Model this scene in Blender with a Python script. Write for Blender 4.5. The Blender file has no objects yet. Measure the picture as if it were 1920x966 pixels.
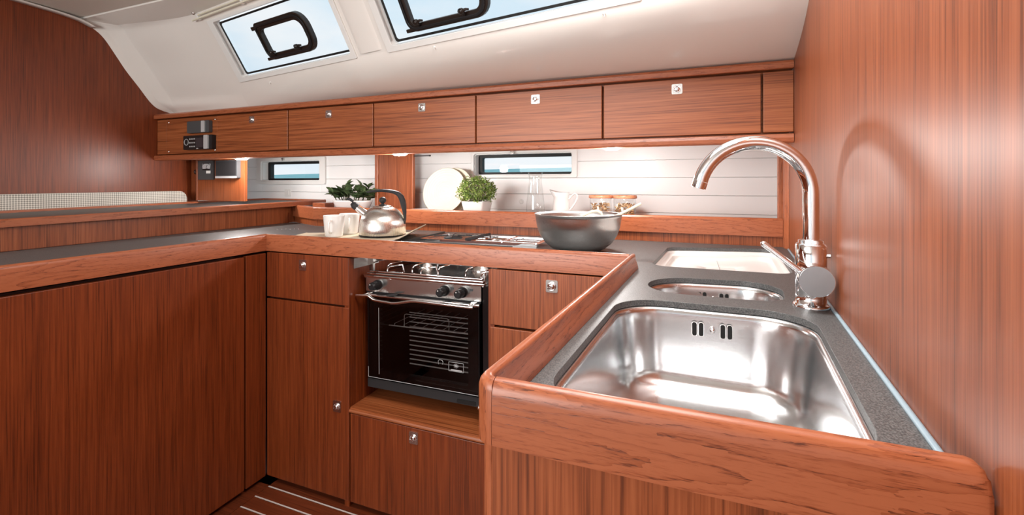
import bpy, bmesh, math, random
from mathutils import Vector, Matrix
random.seed(7)
C = bpy.context.scene.collection
SC = bpy.context.scene
PI = math.pi

# ------------------------------------------------------------------ camera
cam_data = bpy.data.cameras.new('camera')
cam = bpy.data.objects.new('camera', cam_data); C.objects.link(cam)
cam.location = (0, 0, 1.15)
cam.rotation_euler = (PI/2, 0, math.radians(21.5))
cam_data.sensor_width = 36.0
cam_data.lens = 850/1920*36
cam_data.shift_y = -(483-344)/1920
cam_data.clip_start = 0.02; cam_data.clip_end = 2000
SC.camera = cam

# ------------------------------------------------------------------ world
world = bpy.data.worlds.new('sky'); SC.world = world; world.use_nodes = True
wn = world.node_tree.nodes; wl = world.node_tree.links; wn.clear()
wo = wn.new('ShaderNodeOutputWorld'); bg = wn.new('ShaderNodeBackground')
tc = wn.new('ShaderNodeTexCoord'); mp = wn.new('ShaderNodeMapping'); nz = wn.new('ShaderNodeTexNoise')
rp = wn.new('ShaderNodeValToRGB')
mp.inputs['Scale'].default_value = (1.4, 1.4, 4.0)
nz.inputs['Scale'].default_value = 2.2; nz.inputs['Detail'].default_value = 5
rp.color_ramp.elements[0].position = .38; rp.color_ramp.elements[0].color = (.74, .88, .98, 1)
rp.color_ramp.elements[1].position = .62; rp.color_ramp.elements[1].color = (.97, .985, 1.0, 1)
wl.new(tc.outputs['Generated'], mp.inputs[0]); wl.new(mp.outputs[0], nz.inputs['Vector'])
wl.new(nz.outputs['Fac'], rp.inputs[0]); wl.new(rp.outputs[0], bg.inputs['Color'])
bg.inputs['Strength'].default_value = 1.0
wl.new(bg.outputs[0], wo.inputs[0])

# ------------------------------------------------------------------ exposure
SC.view_settings.view_transform = 'Standard'; SC.view_settings.look = 'None'
SC.view_settings.exposure = 0.0; SC.view_settings.gamma = 1.0
SC.view_settings.use_curve_mapping = False

# ------------------------------------------------------------------ large lights
def area(name, loc, target, sx, sy, power, col=(1, 1, 1)):
    d = bpy.data.lights.new(name, 'AREA'); d.shape = 'RECTANGLE'; d.size = sx; d.size_y = sy
    d.energy = power; d.color = col
    o = bpy.data.objects.new(name, d); C.objects.link(o); o.location = loc
    o.rotation_euler = (Vector(target)-Vector(loc)).to_track_quat('-Z', 'Y').to_euler()
    return o
area('fill_behind_camera', (-1.55, -1.75, 1.30), (.0, 1.6, 1.6), 1.7, 1.1, 66, (1, .985, .96))  # added fill light behind the camera, placed to spare the left cabinet fronts
area('galley_ceiling_fill', (-.18, .70, 1.985), (-.15, .85, 0), 0.7, 0.6, 21, (1, .98, .95))  # unseen light added under the ceiling to brighten the sink side
area('saloon_ceiling_fill', (-1.9, -.5, 1.985), (-1.9, -.4, 0), 0.6, 0.5, 4, (1, .98, .95))  # weak unseen fill added under the ceiling on the saloon side

# ------------------------------------------------------------------ materials
def newmat(name):
    m = bpy.data.materials.new(name); m.use_nodes = True
    nt = m.node_tree; nt.nodes.clear()
    out = nt.nodes.new('ShaderNodeOutputMaterial'); b = nt.nodes.new('ShaderNodeBsdfPrincipled')
    nt.links.new(b.outputs[0], out.inputs[0])
    return m, nt, b
def rgb(r, g, b):
    f = lambda c: (c/255/12.92) if c/255 <= .04045 else ((c/255+.055)/1.055)**2.4
    return (f(r), f(g), f(b), 1)
def plain(name, col, rough=.5, metal=0, coat=0, bump=0, bscale=200, spec=.5, alpha=None, trans=0, ior=1.45, emis=0):
    m, nt, b = newmat(name)
    b.inputs['Base Color'].default_value = col; b.inputs['Roughness'].default_value = rough
    b.inputs['Metallic'].default_value = metal; b.inputs['Coat Weight'].default_value = coat
    b.inputs['Specular IOR Level'].default_value = spec
    b.inputs['Transmission Weight'].default_value = trans; b.inputs['IOR'].default_value = ior
    if emis:
        b.inputs['Emission Color'].default_value = col; b.inputs['Emission Strength'].default_value = emis
    # slight procedural tone variation
    t = nt.nodes.new('ShaderNodeTexCoord'); n = nt.nodes.new('ShaderNodeTexNoise')
    n.inputs['Scale'].default_value = bscale; nt.links.new(t.outputs['Object'], n.inputs['Vector'])
    if bump:
        bp = nt.nodes.new('ShaderNodeBump'); bp.inputs['Strength'].default_value = bump
        bp.inputs['Distance'].default_value = .001
        nt.links.new(n.outputs['Fac'], bp.inputs['Height']); nt.links.new(bp.outputs[0], b.inputs['Normal'])
    return m

def mathn(nt, op, a, b=None):
    n = nt.nodes.new('ShaderNodeMath'); n.operation = op
    for i, v in enumerate((a, b)):
        if v is None: continue
        if hasattr(v, 'is_linked') or hasattr(v, 'links'): nt.links.new(v, n.inputs[i])
        else: n.inputs[i].default_value = v
    return n.outputs[0]

def veneer(name, axis, lo=(98, 46, 19), mid=(140, 72, 37), hi=(162, 90, 52), rough=.40, strips=True, dens=1.0):
    """straight-grained quarter-cut veneer, grain along axis"""
    m, nt, b = newmat(name)
    t = nt.nodes.new('ShaderNodeTexCoord'); L = nt.links
    def noise(al, ac, det=3, rgh=.6):
        mp = nt.nodes.new('ShaderNodeMapping'); s = [ac]*3; s['xyz'.index(axis)] = al
        mp.inputs['Scale'].default_value = s; L.new(t.outputs['Object'], mp.inputs[0])
        n = nt.nodes.new('ShaderNodeTexNoise'); n.inputs['Scale'].default_value = 1
        n.inputs['Detail'].default_value = det; n.inputs['Roughness'].default_value = rgh
        L.new(mp.outputs[0], n.inputs['Vector']); return n.outputs['Fac']
    fine = noise(5*dens, 300*dens, 3, .6); wide = noise(1.2, 85, 2, .5); big = noise(.3, 9, 1, .5)
    a = mathn(nt, 'MULTIPLY', fine, .62); c = mathn(nt, 'MULTIPLY', wide, .26); d = mathn(nt, 'MULTIPLY', big, .12)
    f = mathn(nt, 'ADD', mathn(nt, 'ADD', a, c), d)
    r = nt.nodes.new('ShaderNodeValToRGB'); e = r.color_ramp.elements
    e[0].position = .36; e[0].color = rgb(*lo); e[1].position = .64; e[1].color = rgb(*hi)
    k = e.new(.49); k.color = rgb(*mid)
    L.new(f, r.inputs[0]); L.new(r.outputs[0], b.inputs['Base Color'])
    b.inputs['Roughness'].default_value = rough; b.inputs['Coat Weight'].default_value = .10
    b.inputs['Coat Roughness'].default_value = .3
    bp = nt.nodes.new('ShaderNodeBump'); bp.inputs['Strength'].default_value = .12; bp.inputs['Distance'].default_value = .0006
    L.new(fine, bp.inputs['Height']); L.new(bp.outputs[0], b.inputs['Normal'])
    return m

def solidwood(name, axis, lo=(92, 43, 21), mid=(146, 77, 45), hi=(168, 96, 62), rough=.36, ring=1.0):
    """flat-sawn solid wood with cathedral grain and dark pores along axis"""
    m, nt, b = newmat(name); L = nt.links
    t = nt.nodes.new('ShaderNodeTexCoord')
    def noise(al, ac, det=2, rgh=.5, off=0):
        mp = nt.nodes.new('ShaderNodeMapping'); s = [ac]*3; s['xyz'.index(axis)] = al
        mp.inputs['Scale'].default_value = s; mp.inputs['Location'].default_value = (off,)*3
        L.new(t.outputs['Object'], mp.inputs[0])
        n = nt.nodes.new('ShaderNodeTexNoise'); n.inputs['Scale'].default_value = 1
        n.inputs['Detail'].default_value = det; n.inputs['Roughness'].default_value = rgh
        L.new(mp.outputs[0], n.inputs['Vector']); return n.outputs['Fac']
    base = noise(1.3, 17*ring, 2, .45)
    wob = mathn(nt, 'MULTIPLY', noise(30, 120, 3, .6, 3), .055)
    rings = mathn(nt, 'FRACT', mathn(nt, 'MULTIPLY', mathn(nt, 'ADD', base, wob), 19))
    rings = mathn(nt, 'POWER', rings, 4.0)
    pores = noise(42, 620, 3, .7, 9)
    pr = nt.nodes.new('ShaderNodeMapRange'); pr.inputs['From Min'].default_value = .52; pr.inputs['From Max'].default_value = .68
    L.new(pores, pr.inputs['Value'])
    dark = mathn(nt, 'MULTIPLY', rings, mathn(nt, 'ADD', mathn(nt, 'MULTIPLY', pr.outputs[0], .8), .22))
    dark = mathn(nt, 'ADD', dark, mathn(nt, 'MULTIPLY', pr.outputs[0], .16))
    r = nt.nodes.new('ShaderNodeValToRGB'); e = r.color_ramp.elements
    e[0].position = 0; e[0].color = rgb(*hi); e[1].position = .75; e[1].color = rgb(*lo)
    k = e.new(.22); k.color = rgb(*mid)
    L.new(dark, r.inputs[0]); L.new(r.outputs[0], b.inputs['Base Color'])
    b.inputs['Roughness'].default_value = rough; b.inputs['Coat Weight'].default_value = .18
    b.inputs['Coat Roughness'].default_value = .25
    bp = nt.nodes.new('ShaderNodeBump'); bp.inputs['Strength'].default_value = .2; bp.inputs['Distance'].default_value = .0008
    bp.invert = True
    L.new(dark, bp.inputs['Height']); L.new(bp.outputs[0], b.inputs['Normal'])
    return m

def speckle(name, c0, c1, rough=.4):
    m, nt, b = newmat(name); L = nt.links
    t = nt.nodes.new('ShaderNodeTexCoord'); n = nt.nodes.new('ShaderNodeTexNoise')
    n.inputs['Scale'].default_value = 520; n.inputs['Detail'].default_value = 2
    L.new(t.outputs['Object'], n.inputs['Vector'])
    r = nt.nodes.new('ShaderNodeValToRGB'); e = r.color_ramp.elements
    e[0].position = .36; e[0].color = rgb(*c0); e[1].position = .64; e[1].color = rgb(*c1)
    L.new(n.outputs['Fac'], r.inputs[0]); L.new(r.outputs[0], b.inputs['Base Color'])
    b.inputs['Roughness'].default_value = rough; b.inputs['Specular IOR Level'].default_value = .65
    bp = nt.nodes.new('ShaderNodeBump'); bp.inputs['Strength'].default_value = .25; bp.inputs['Distance'].default_value = .0004
    L.new(n.outputs['Fac'], bp.inputs['Height']); L.new(bp.outputs[0], b.inputs['Normal'])
    return m

def brushed(name, col=(.62, .62, .61, 1), rough=.24, axis='z', amt=.1, var=.14):
    m, nt, b = newmat(name); L = nt.links
    t = nt.nodes.new('ShaderNodeTexCoord'); mp = nt.nodes.new('ShaderNodeMapping')
    s = [900]*3; s['xyz'.index(axis)] = 12; mp.inputs['Scale'].default_value = s
    n = nt.nodes.new('ShaderNodeTexNoise'); n.inputs['Scale'].default_value = 1; n.inputs['Detail'].default_value = 2
    L.new(t.outputs['Object'], mp.inputs[0]); L.new(mp.outputs[0], n.inputs['Vector'])
    b.inputs['Base Color'].default_value = col; b.inputs['Metallic'].default_value = 1
    mr = nt.nodes.new('ShaderNodeMapRange'); mr.inputs['To Min'].default_value = rough-var/2; mr.inputs['To Max'].default_value = rough+var/2
    L.new(n.outputs['Fac'], mr.inputs['Value']); L.new(mr.outputs[0], b.inputs['Roughness'])
    bp = nt.nodes.new('ShaderNodeBump'); bp.inputs['Strength'].default_value = amt; bp.inputs['Distance'].default_value = .0003
    L.new(n.outputs['Fac'], bp.inputs['Height']); L.new(bp.outputs[0], b.inputs['Normal'])
    return m

def weave(name, c0, c1, scale):
    m, nt, b = newmat(name); L = nt.links
    t = nt.nodes.new('ShaderNodeTexCoord'); mp = nt.nodes.new('ShaderNodeMapping')
    mp.inputs['Rotation'].default_value = (math.radians(45), 0, 0)
    ck = nt.nodes.new('ShaderNodeTexChecker'); ck.inputs['Scale'].default_value = scale
    ck.inputs['Color1'].default_value = rgb(*c0); ck.inputs['Color2'].default_value = rgb(*c1)
    L.new(t.outputs['Object'], mp.inputs[0]); L.new(mp.outputs[0], ck.inputs['Vector'])
    L.new(ck.outputs['Color'], b.inputs['Base Color']); b.inputs['Roughness'].default_value = .85
    bp = nt.nodes.new('ShaderNodeBump'); bp.inputs['Strength'].default_value = .5; bp.inputs['Distance'].default_value = .001
    L.new(ck.outputs['Fac'], bp.inputs['Height']); L.new(bp.outputs[0], b.inputs['Normal'])
    return m

def leafmat(name, c0, c1, rough=.4):
    m, nt, b = newmat(name); L = nt.links
    oi = nt.nodes.new('ShaderNodeTexCoord'); n = nt.nodes.new('ShaderNodeTexNoise'); n.inputs['Scale'].default_value = 35
    L.new(oi.outputs['Object'], n.inputs['Vector'])
    r = nt.nodes.new('ShaderNodeValToRGB'); e = r.color_ramp.elements
    e[0].position = .35; e[0].color = rgb(*c0); e[1].position = .65; e[1].color = rgb(*c1)
    L.new(n.outputs['Fac'], r.inputs[0]); L.new(r.outputs[0], b.inputs['Base Color'])
    b.inputs['Roughness'].default_value = rough
    return m

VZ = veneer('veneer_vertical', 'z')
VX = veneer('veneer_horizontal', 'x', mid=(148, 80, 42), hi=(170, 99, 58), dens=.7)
VD = veneer('veneer_shaded', 'z', lo=(84, 34, 9), mid=(118, 51, 18), hi=(138, 65, 28))  # same veneer in darker colours, painting in the shade of the left side
SX = solidwood('solid_wood_x', 'x'); SY = solidwood('solid_wood_y', 'y'); SZ = solidwood('solid_wood_z', 'z')
TEAK = veneer('floor_teak', 'x', lo=(70, 30, 16), mid=(104, 48, 26), hi=(124, 62, 36), rough=.3)
DARK = plain('shadow_gap_board', rgb(60, 26, 14), .7)
GEL = plain('white_gelcoat', rgb(240, 236, 230), .16, coat=.3)
GELP = plain('deckhead_vinyl', rgb(222, 214, 204), .5, bump=.1, bscale=300)
WHT = plain('white_painted_plank', rgb(244, 245, 244), .35)
WPL = plain('white_plastic', rgb(235, 235, 232), .35)
CER = plain('white_ceramic', rgb(238, 238, 236), .18, coat=.5)
CREAM = plain('cream_ceramic', rgb(232, 228, 208), .4)
LAM = speckle('grey_laminate', (58, 59, 61), (104, 105, 104), .46)
LAMD = speckle('dark_grey_laminate', (50, 52, 52), (80, 82, 80))
def aniso(m, a=.75):
    nt = m.node_tree; b = [n for n in nt.nodes if n.type == 'BSDF_PRINCIPLED'][0]
    tg = nt.nodes.new('ShaderNodeTangent'); tg.direction_type = 'RADIAL'; tg.axis = 'Z'
    nt.links.new(tg.outputs[0], b.inputs['Tangent']); b.inputs['Anisotropic'].default_value = a
    return m
STEEL = brushed('brushed_steel'); STEELX = brushed('brushed_steel_sink', (.72, .73, .74, 1), .21, 'x', .06)
DSTEEL = brushed('grey_satin_steel', (.36, .36, .37, 1), .38)
KSTEEL = aniso(brushed('satin_kettle_steel', (.74, .72, .68, 1), .27, 'z', .05))
BSTEEL = aniso(brushed('satin_bowl_steel', (.66, .65, .64, 1), .30, 'z', .07), .7)
CHR = plain('chrome', (.86, .86, .87, 1), .05, 1)
CHRS = plain('satin_chrome', (.7, .69, .67, 1), .22, 1)
BLK = plain('black_plastic', rgb(28, 28, 30), .35)
BLKM = plain('matt_black_plastic', rgb(38, 38, 40), .6, bump=.2, bscale=600)
RUB = plain('black_rubber', rgb(18, 18, 18), .55)
ENAM = plain('black_enamel', rgb(14, 14, 16), .22, coat=.5)
BRNZ = plain('dark_bronze_plastic', rgb(38, 30, 26), .32)
SILI = plain('silicone_bead', rgb(150, 172, 184), .3)
GREY = plain('grey_instrument_plastic', rgb(72, 74, 76), .5)
SILV = plain('silver_plastic', rgb(196, 198, 200), .35, .2)
LCD = plain('lcd_screen', rgb(58, 54, 58), .2)
BAMB = plain('beige_tray_laminate', rgb(204, 190, 166), .5)
SOIL = plain('potting_soil', rgb(46, 34, 24), .9)
PASTA = leafmat('dried_pasta', (178, 132, 84), (226, 194, 150), .6)
LEAF1 = leafmat('dark_leaf', (58, 76, 46), (118, 142, 96), .38)
LEAF2 = leafmat('light_leaf', (84, 118, 46), (182, 202, 116), .5)
STEM = plain('plant_stem', rgb(70, 74, 40), .7)
JARL = veneer('jar_lid_wood', 'x', lo=(176, 104, 70), mid=(208, 138, 100), hi=(222, 160, 120))
STRIP = plain('white_inlay', rgb(214, 206, 200), .4)
CUSH = weave('woven_upholstery', (226, 222, 212), (150, 146, 138), 150)
def glassmat(name, tint=(1, 1, 1, 1), gloss=.06, rough=.02):
    m = bpy.data.materials.new(name); m.use_nodes = True; nt = m.node_tree; nt.nodes.clear(); L = nt.links
    out = nt.nodes.new('ShaderNodeOutputMaterial'); mx = nt.nodes.new('ShaderNodeMixShader')
    tr = nt.nodes.new('ShaderNodeBsdfTransparent'); gl = nt.nodes.new('ShaderNodeBsdfGlossy')
    fr = nt.nodes.new('ShaderNodeFresnel'); fr.inputs['IOR'].default_value = 1.45
    tr.inputs['Color'].default_value = tint; gl.inputs['Roughness'].default_value = rough
    ge = nt.nodes.new('ShaderNodeNewGeometry')
    ad = mathn(nt, 'MULTIPLY', mathn(nt, 'ADD', fr.outputs[0], gloss-.04), mathn(nt, 'SUBTRACT', 1.0, ge.outputs['Backfacing']))
    L.new(ad, mx.inputs[0]); L.new(tr.outputs[0], mx.inputs[1]); L.new(gl.outputs[0], mx.inputs[2]); L.new(mx.outputs[0], out.inputs[0])
    return m
PANE = glassmat('clear_acrylic', (.97, .99, 1, 1), .04)
OVG = glassmat('smoked_oven_glass', (.72, .70, .69, 1), .05)
JGL = glassmat('clear_jar_glass', (.985, .99, .99, 1), .09)
LAMP = plain('lamp_diffuser', (1, .93, .82, 1), .4, emis=30)

def seamat():
    m, nt, b = newmat('sea_water'); L = nt.links
    t = nt.nodes.new('ShaderNodeTexCoord'); n = nt.nodes.new('ShaderNodeTexNoise')
    mp = nt.nodes.new('ShaderNodeMapping'); mp.inputs['Scale'].default_value = (.25, .06, 1)
    n.inputs['Scale'].default_value = 1; n.inputs['Detail'].default_value = 4
    L.new(t.outputs['Object'], mp.inputs[0]); L.new(mp.outputs[0], n.inputs['Vector'])
    r = nt.nodes.new('ShaderNodeValToRGB'); e = r.color_ramp.elements
    e[0].position = .35; e[0].color = rgb(46, 150, 165); e[1].position = .65; e[1].color = rgb(130, 200, 205)
    L.new(n.outputs['Fac'], r.inputs[0]); L.new(r.outputs[0], b.inputs['Base Color'])
    b.inputs['Roughness'].default_value = .5; b.inputs['Specular IOR Level'].default_value = .2
    return m
SEA = seamat()

# ------------------------------------------------------------------ mesh helpers
class MB:
    def __init__(s): s.v = []; s.f = []; s.sm = []
    def add(s, vs, fs, smooth=False, M=None):
        o = len(s.v)
        for p in vs: s.v.append(tuple(M @ Vector(p)) if M is not None else tuple(p))
        for f in fs: s.f.append(tuple(i+o for i in f)); s.sm.append(smooth)
        return s
    def box(s, x0, x1, y0, y1, z0, z1, M=None):
        vs = [(x0,y0,z0),(x1,y0,z0),(x1,y1,z0),(x0,y1,z0),(x0,y0,z1),(x1,y0,z1),(x1,y1,z1),(x0,y1,z1)]
        return s.add(vs, [(3,2,1,0),(4,5,6,7),(0,1,5,4),(1,2,6,5),(2,3,7,6),(3,0,4,7)], False, M)
    def rings(s, rings, caps=(True, True), smooth=True, closed=True, M=None):
        n = len(rings[0]); vs = [p for r in rings for p in r]; fs = []
        for i in range(len(rings)-1):
            for j in range(n if closed else n-1):
                k = (j+1) % n; fs.append((i*n+j, i*n+k, (i+1)*n+k, (i+1)*n+j))
        s.add(vs, fs, smooth, M)
        if caps[0]: s.add(rings[0], [tuple(reversed(range(n)))], False, M)
        if caps[1]: s.add(rings[-1], [tuple(range(n))], False, M)
        return s
    def lathe(s, prof, c=(0, 0, 0), n=32, caps=(True, True), M=None):
        R = [[(c[0]+r*math.cos(2*PI*j/n), c[1]+r*math.sin(2*PI*j/n), c[2]+z) for j in range(n)] for r, z in prof]
        return s.rings(R, caps, True, True, M)
    def cyl(s, a, b, r, n=16, r2=None, smooth=True):
        a = Vector(a); b = Vector(b); r2 = r if r2 is None else r2
        q = (b-a).to_track_quat('Z', 'Y'); X = q @ Vector((1,0,0)); Y = q @ Vector((0,1,0))
        R = [[tuple(p+X*rr*math.cos(2*PI*j/n)+Y*rr*math.sin(2*PI*j/n)) for j in range(n)] for p, rr in ((a, r), (b, r2))]
        return s.rings(R, (True, True), smooth)
    def tube(s, path, r, n=10, caps=(True, True)):
        P = [Vector(p) for p in path]; rr = r if isinstance(r, (list, tuple)) else [r]*len(P)
        R = []; t = (P[1]-P[0]).normalized()
        X = t.orthogonal().normalized()
        for i, p in enumerate(P):
            if 0 < i < len(P)-1: tt = ((P[i+1]-p).normalized()+(p-P[i-1]).normalized()).normalized()
            elif i == 0: tt = t
            else: tt = (p-P[i-1]).normalized()
            X = (X-tt*X.dot(tt)).normalized(); Y = tt.cross(X)
            R.append([tuple(p+X*rr[i]*math.cos(2*PI*j/n)+Y*rr[i]*math.sin(2*PI*j/n)) for j in range(n)])
        return s.rings(R, caps, True)
    def prism(s, poly, z0, z1, M=None, smooth=False):
        R = [[(x, y, z0) for x, y in poly], [(x, y, z1) for x, y in poly]]
        return s.rings(R, (True, True), smooth, True, M)
    def sphere(s, c, r, n=16, m=10, sz=1, M=None):
        prof = [(max(1e-5, r*math.sin(PI*i/m)), -r*sz*math.cos(PI*i/m)) for i in range(m+1)]
        return s.lathe(prof, c, n, (True, True), M)
    def mesh(s, name, off=None):
        me = bpy.data.meshes.new(name)
        vs = s.v if off is None else [(x-off[0], y-off[1], z-off[2]) for x, y, z in s.v]
        me.from_pydata(vs, [], s.f)
        for p, k in zip(me.polygons, s.sm): p.use_smooth = k
        me.validate()
        bm = bmesh.new(); bm.from_mesh(me)
        bmesh.ops.recalc_face_normals(bm, faces=bm.faces[:]); bm.to_mesh(me); bm.free()
        return me

WO = {}
def part(name, mb, mat, parent, bevel=0, label=None, me=None, seg=2, stuff=False):
    me = me or mb.mesh(name)
    o = bpy.data.objects.new(name, me); C.objects.link(o)
    if mat is not None and not me.materials: me.materials.append(mat)
    if parent is not None:
        o.parent = parent; o.location = -WO.get(parent, Vector())
    WO[o] = Vector()
    if bevel:
        m = o.modifiers.new('bevel', 'BEVEL'); m.width = bevel; m.segments = seg; m.limit_method = 'ANGLE'
        m.angle_limit = math.radians(40); m.harden_normals = False
    if label: o['label'] = label
    if stuff: o['kind'] = 'stuff'
    return o
def thing(name, loc, label, cat, group=None):
    o = bpy.data.objects.new(name, None); C.objects.link(o); o.location = loc; o.empty_display_size = .05
    WO[o] = Vector(loc); o['label'] = label; o['category'] = cat
    if group: o['group'] = group
    return o
def solo(name, mb, mat, loc, label, cat, group=None, bevel=0, seg=2):
    me = mb.mesh(name, loc); me.materials.append(mat)
    o = bpy.data.objects.new(name, me); C.objects.link(o); o.location = loc
    o['label'] = label; o['category'] = cat
    if group: o['group'] = group
    if bevel:
        m = o.modifiers.new('bevel', 'BEVEL'); m.width = bevel; m.segments = seg; m.limit_method = 'ANGLE'; m.angle_limit = math.radians(40)
    WO[o] = Vector(loc)
    return o
def struct_root(name, loc=(0, 0, 0)):
    o = bpy.data.objects.new(name, None); C.objects.link(o); o.location = loc; WO[o] = Vector(loc); o['kind'] = 'structure'; return o
def struct(name, mb, mat, bevel=0, me=None):
    o = part(name, mb, mat, None, bevel, me=me); o['kind'] = 'structure'; return o

def rpoly(pts, r, n=6):
    """rounded convex polygon (CCW), constant vertex count"""
    out = []; N = len(pts); rs = r if isinstance(r, (list, tuple)) else [r]*N
    for i in range(N):
        p = Vector(pts[i]); a = Vector(pts[i-1]); b = Vector(pts[(i+1) % N])
        u = (a-p).normalized(); w = (b-p).normalized(); ang = u.angle(w); rr = max(rs[i], 1e-4)
        d = min(rr/math.tan(ang/2), .49*(a-p).length, .49*(b-p).length); rr = d*math.tan(ang/2)
        c = p+(u+w).normalized()*(rr/math.sin(ang/2))
        s0 = p+u*d-c; s1 = p+w*d-c
        a0 = math.atan2(s0.y, s0.x); a1 = math.atan2(s1.y, s1.x); da = (a1-a0+PI) % (2*PI)-PI
        for k in range(n+1):
            t = a0+da*k/n; out.append((c.x+rr*math.cos(t), c.y+rr*math.sin(t)))
    return out
def inset(pts, d):
    N = len(pts); L = []
    for i in range(N):
        a = Vector(pts[i]); b = Vector(pts[(i+1) % N]); t = (b-a).normalized(); nrm = Vector((-t.y, t.x))
        L.append((a+nrm*d, t))
    out = []
    for i in range(N):
        (a, t), (b, w) = L[i-1], L[i]
        den = t.x*w.y-t.y*w.x; k = ((b-a).x*w.y-(b-a).y*w.x)/den
        out.append(tuple(a+t*k))
    return out
def slab(outline, holes, z0, z1, M=None, bev=0):
    """flat board with holes, real thickness"""
    cu = bpy.data.curves.new('slab', 'CURVE'); cu.dimensions = '2D'; cu.fill_mode = 'BOTH'
    cu.extrude = (z1-z0)/2-bev; cu.bevel_depth = bev; cu.bevel_resolution = 2; cu.offset = -bev
    for pl in [outline]+holes:
        sp = cu.splines.new('POLY'); sp.points.add(len(pl)-1); sp.use_cyclic_u = True
        for q, (x, y) in zip(sp.points, pl): q.co = (x, y, 0, 1)
    o = bpy.data.objects.new('slab', cu); C.objects.link(o)
    dg = bpy.context.evaluated_depsgraph_get(); dg.update()
    me = bpy.data.meshes.new_from_object(o.evaluated_get(dg))
    me.transform(Matrix.Translation((0, 0, (z0+z1)/2)))
    if M is not None: me.transform(M)
    bpy.data.objects.remove(o); bpy.data.curves.remove(cu)
    for p in me.polygons: p.use_smooth = False
    return me
def extr(profile, path_pts, M=None, smooth=True, mb=None, caps=(True, True)):
    """sweep 2D profile [(offset sideways, height)] along a polyline in plan; sideways = left of travel. mitred."""
    mb = mb or MB(); P = [Vector((p[0], p[1])) for p in path_pts]; R = []
    for i, p in enumerate(P):
        if i == 0: t = (P[1]-P[0]).normalized(); m = Vector((-t.y, t.x))
        elif i == len(P)-1: t = (P[i]-P[i-1]).normalized(); m = Vector((-t.y, t.x))
        else:
            a = (P[i]-P[i-1]).normalized(); b = (P[i+1]-P[i]).normalized()
            na = Vector((-a.y, a.x)); nb = Vector((-b.y, b.x)); m = (na+nb).normalized(); m = m/max(.2, m.dot(na))
        R.append([(p.x+m.x*o, p.y+m.y*o, z) for o, z in profile])
    return mb.rings(R, caps, smooth)

# =================================================================== STRUCTURE
def wallx(y): return .207+.09*(y-.517)
YL = 1.72            # face of the overhead lockers
XB = -2.93           # saloon bulkhead
YH = 2.35            # hull side
ZC = .912            # worktop surface
# ---- floor: teak planks with pale inlay strips
fl = struct_root('floor')
part('subfloor', MB().box(-3.1, .4, -2.3, 1.32, -.05, -.012), DARK, fl)
plank = MB().box(-1.49, .3, 0, .052, -.012, 0); pm = plank.mesh('plank'); pm.materials.append(TEAK)
strip = MB().box(-1.49, .3, 0, .0045, -.012, .0006); sm_ = strip.mesh('inlay_strip'); sm_.materials.append(STRIP)
y = 1.2655; k = 0
while y > .45:
    o = part('inlay_strip', None, None, fl, me=sm_); o.location = (0, y-.0045, 0)
    o = part('plank', None, None, fl, me=pm); o.location = (0, y-.058, 0)
    y -= .058; k += 1
part('floor_border', MB().box(-1.56, -1.492, .3, 1.32, -.012, .0).box(-1.56, .3, 1.268, 1.32, -.012, .0), TEAK, fl)
part('floorboards', MB().box(-3.1, -1.56, -2.3, 1.32, -.012, 0).box(-1.56, .4, -2.3, y, -.012, 0), TEAK, fl)

# ---- right wall panel
yA, yB = .12, 2.37
mb = MB(); T = .03
vs = []
for (yy, z) in ((yA, -.01), (yB, -.01), (yB, 2.03), (yA, 2.03)):
    vs.append((wallx(yy), yy, z))
for (yy, z) in ((yA, -.01), (yB, -.01), (yB, 2.03), (yA, 2.03)):
    vs.append((wallx(yy)+T, yy, z))
mb.add(vs, [(0,1,2,3),(7,6,5,4),(0,4,5,1),(1,5,6,2),(2,6,7,3),(3,7,4,0)])
struct('wall_right', mb, VZ)
# ---- saloon bulkhead on the left
cA = [(-1.2, 2.0), (.6, 2.0), (1.068, 1.999), (1.176, 1.997), (1.274, 1.993), (1.352, 1.984), (1.408, 1.966), (1.455, 1.93), (1.508, 1.855), (1.558, 1.779), (1.623, 1.697), (1.684, 1.616), (1.726, 1.588), (1.80, 1.575)]
mb = MB(); blk = [(-2.3, -.01), (1.96, -.01), (1.96, 1.585)]+[(a+.012, b+.010) for a, b in reversed(cA)]+[(-2.3, 2.01)]
mb.rings([[(XB, a, b) for a, b in blk], [(XB-.03, a, b) for a, b in blk]], (True, True), False)
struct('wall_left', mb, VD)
# ---- wall behind the camera with big openings, other side closed
wf = struct_root('wall_front')
part('panel', MB().box(-3.0, -1.3, -2.33, -2.3, 0, 2.03).box(.75, 1.9, -2.33, -2.3, 0, 2.03)
     .box(-1.3, .75, -2.33, -2.3, 0, .35).box(-1.3, .75, -2.33, -2.3, 1.9, 2.03), WHT, wf)
struct('wall_aft', MB().box(1.87, 1.9, -2.3, .14, 0, 2.03).box(.23, 1.9, .12, .15, 0, 2.03), WHT)
part('floorboards', MB().box(.4, 1.9, -2.3, .12, -.012, 0), TEAK, fl)

# ---- hull side: white planks
wb = struct_root('wall_back')
seams = [.83, .918, 1.005, 1.092, 1.179, 1.266, 1.353, 1.44]
def plankseg(x0, x1):
    for a, b in zip(seams, seams[1:]):
        part('plank', MB().box(x0, x1, YH, YH+.018, a+.0008, b-.0008), WHT, wb, bevel=.0012, seg=1)
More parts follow.
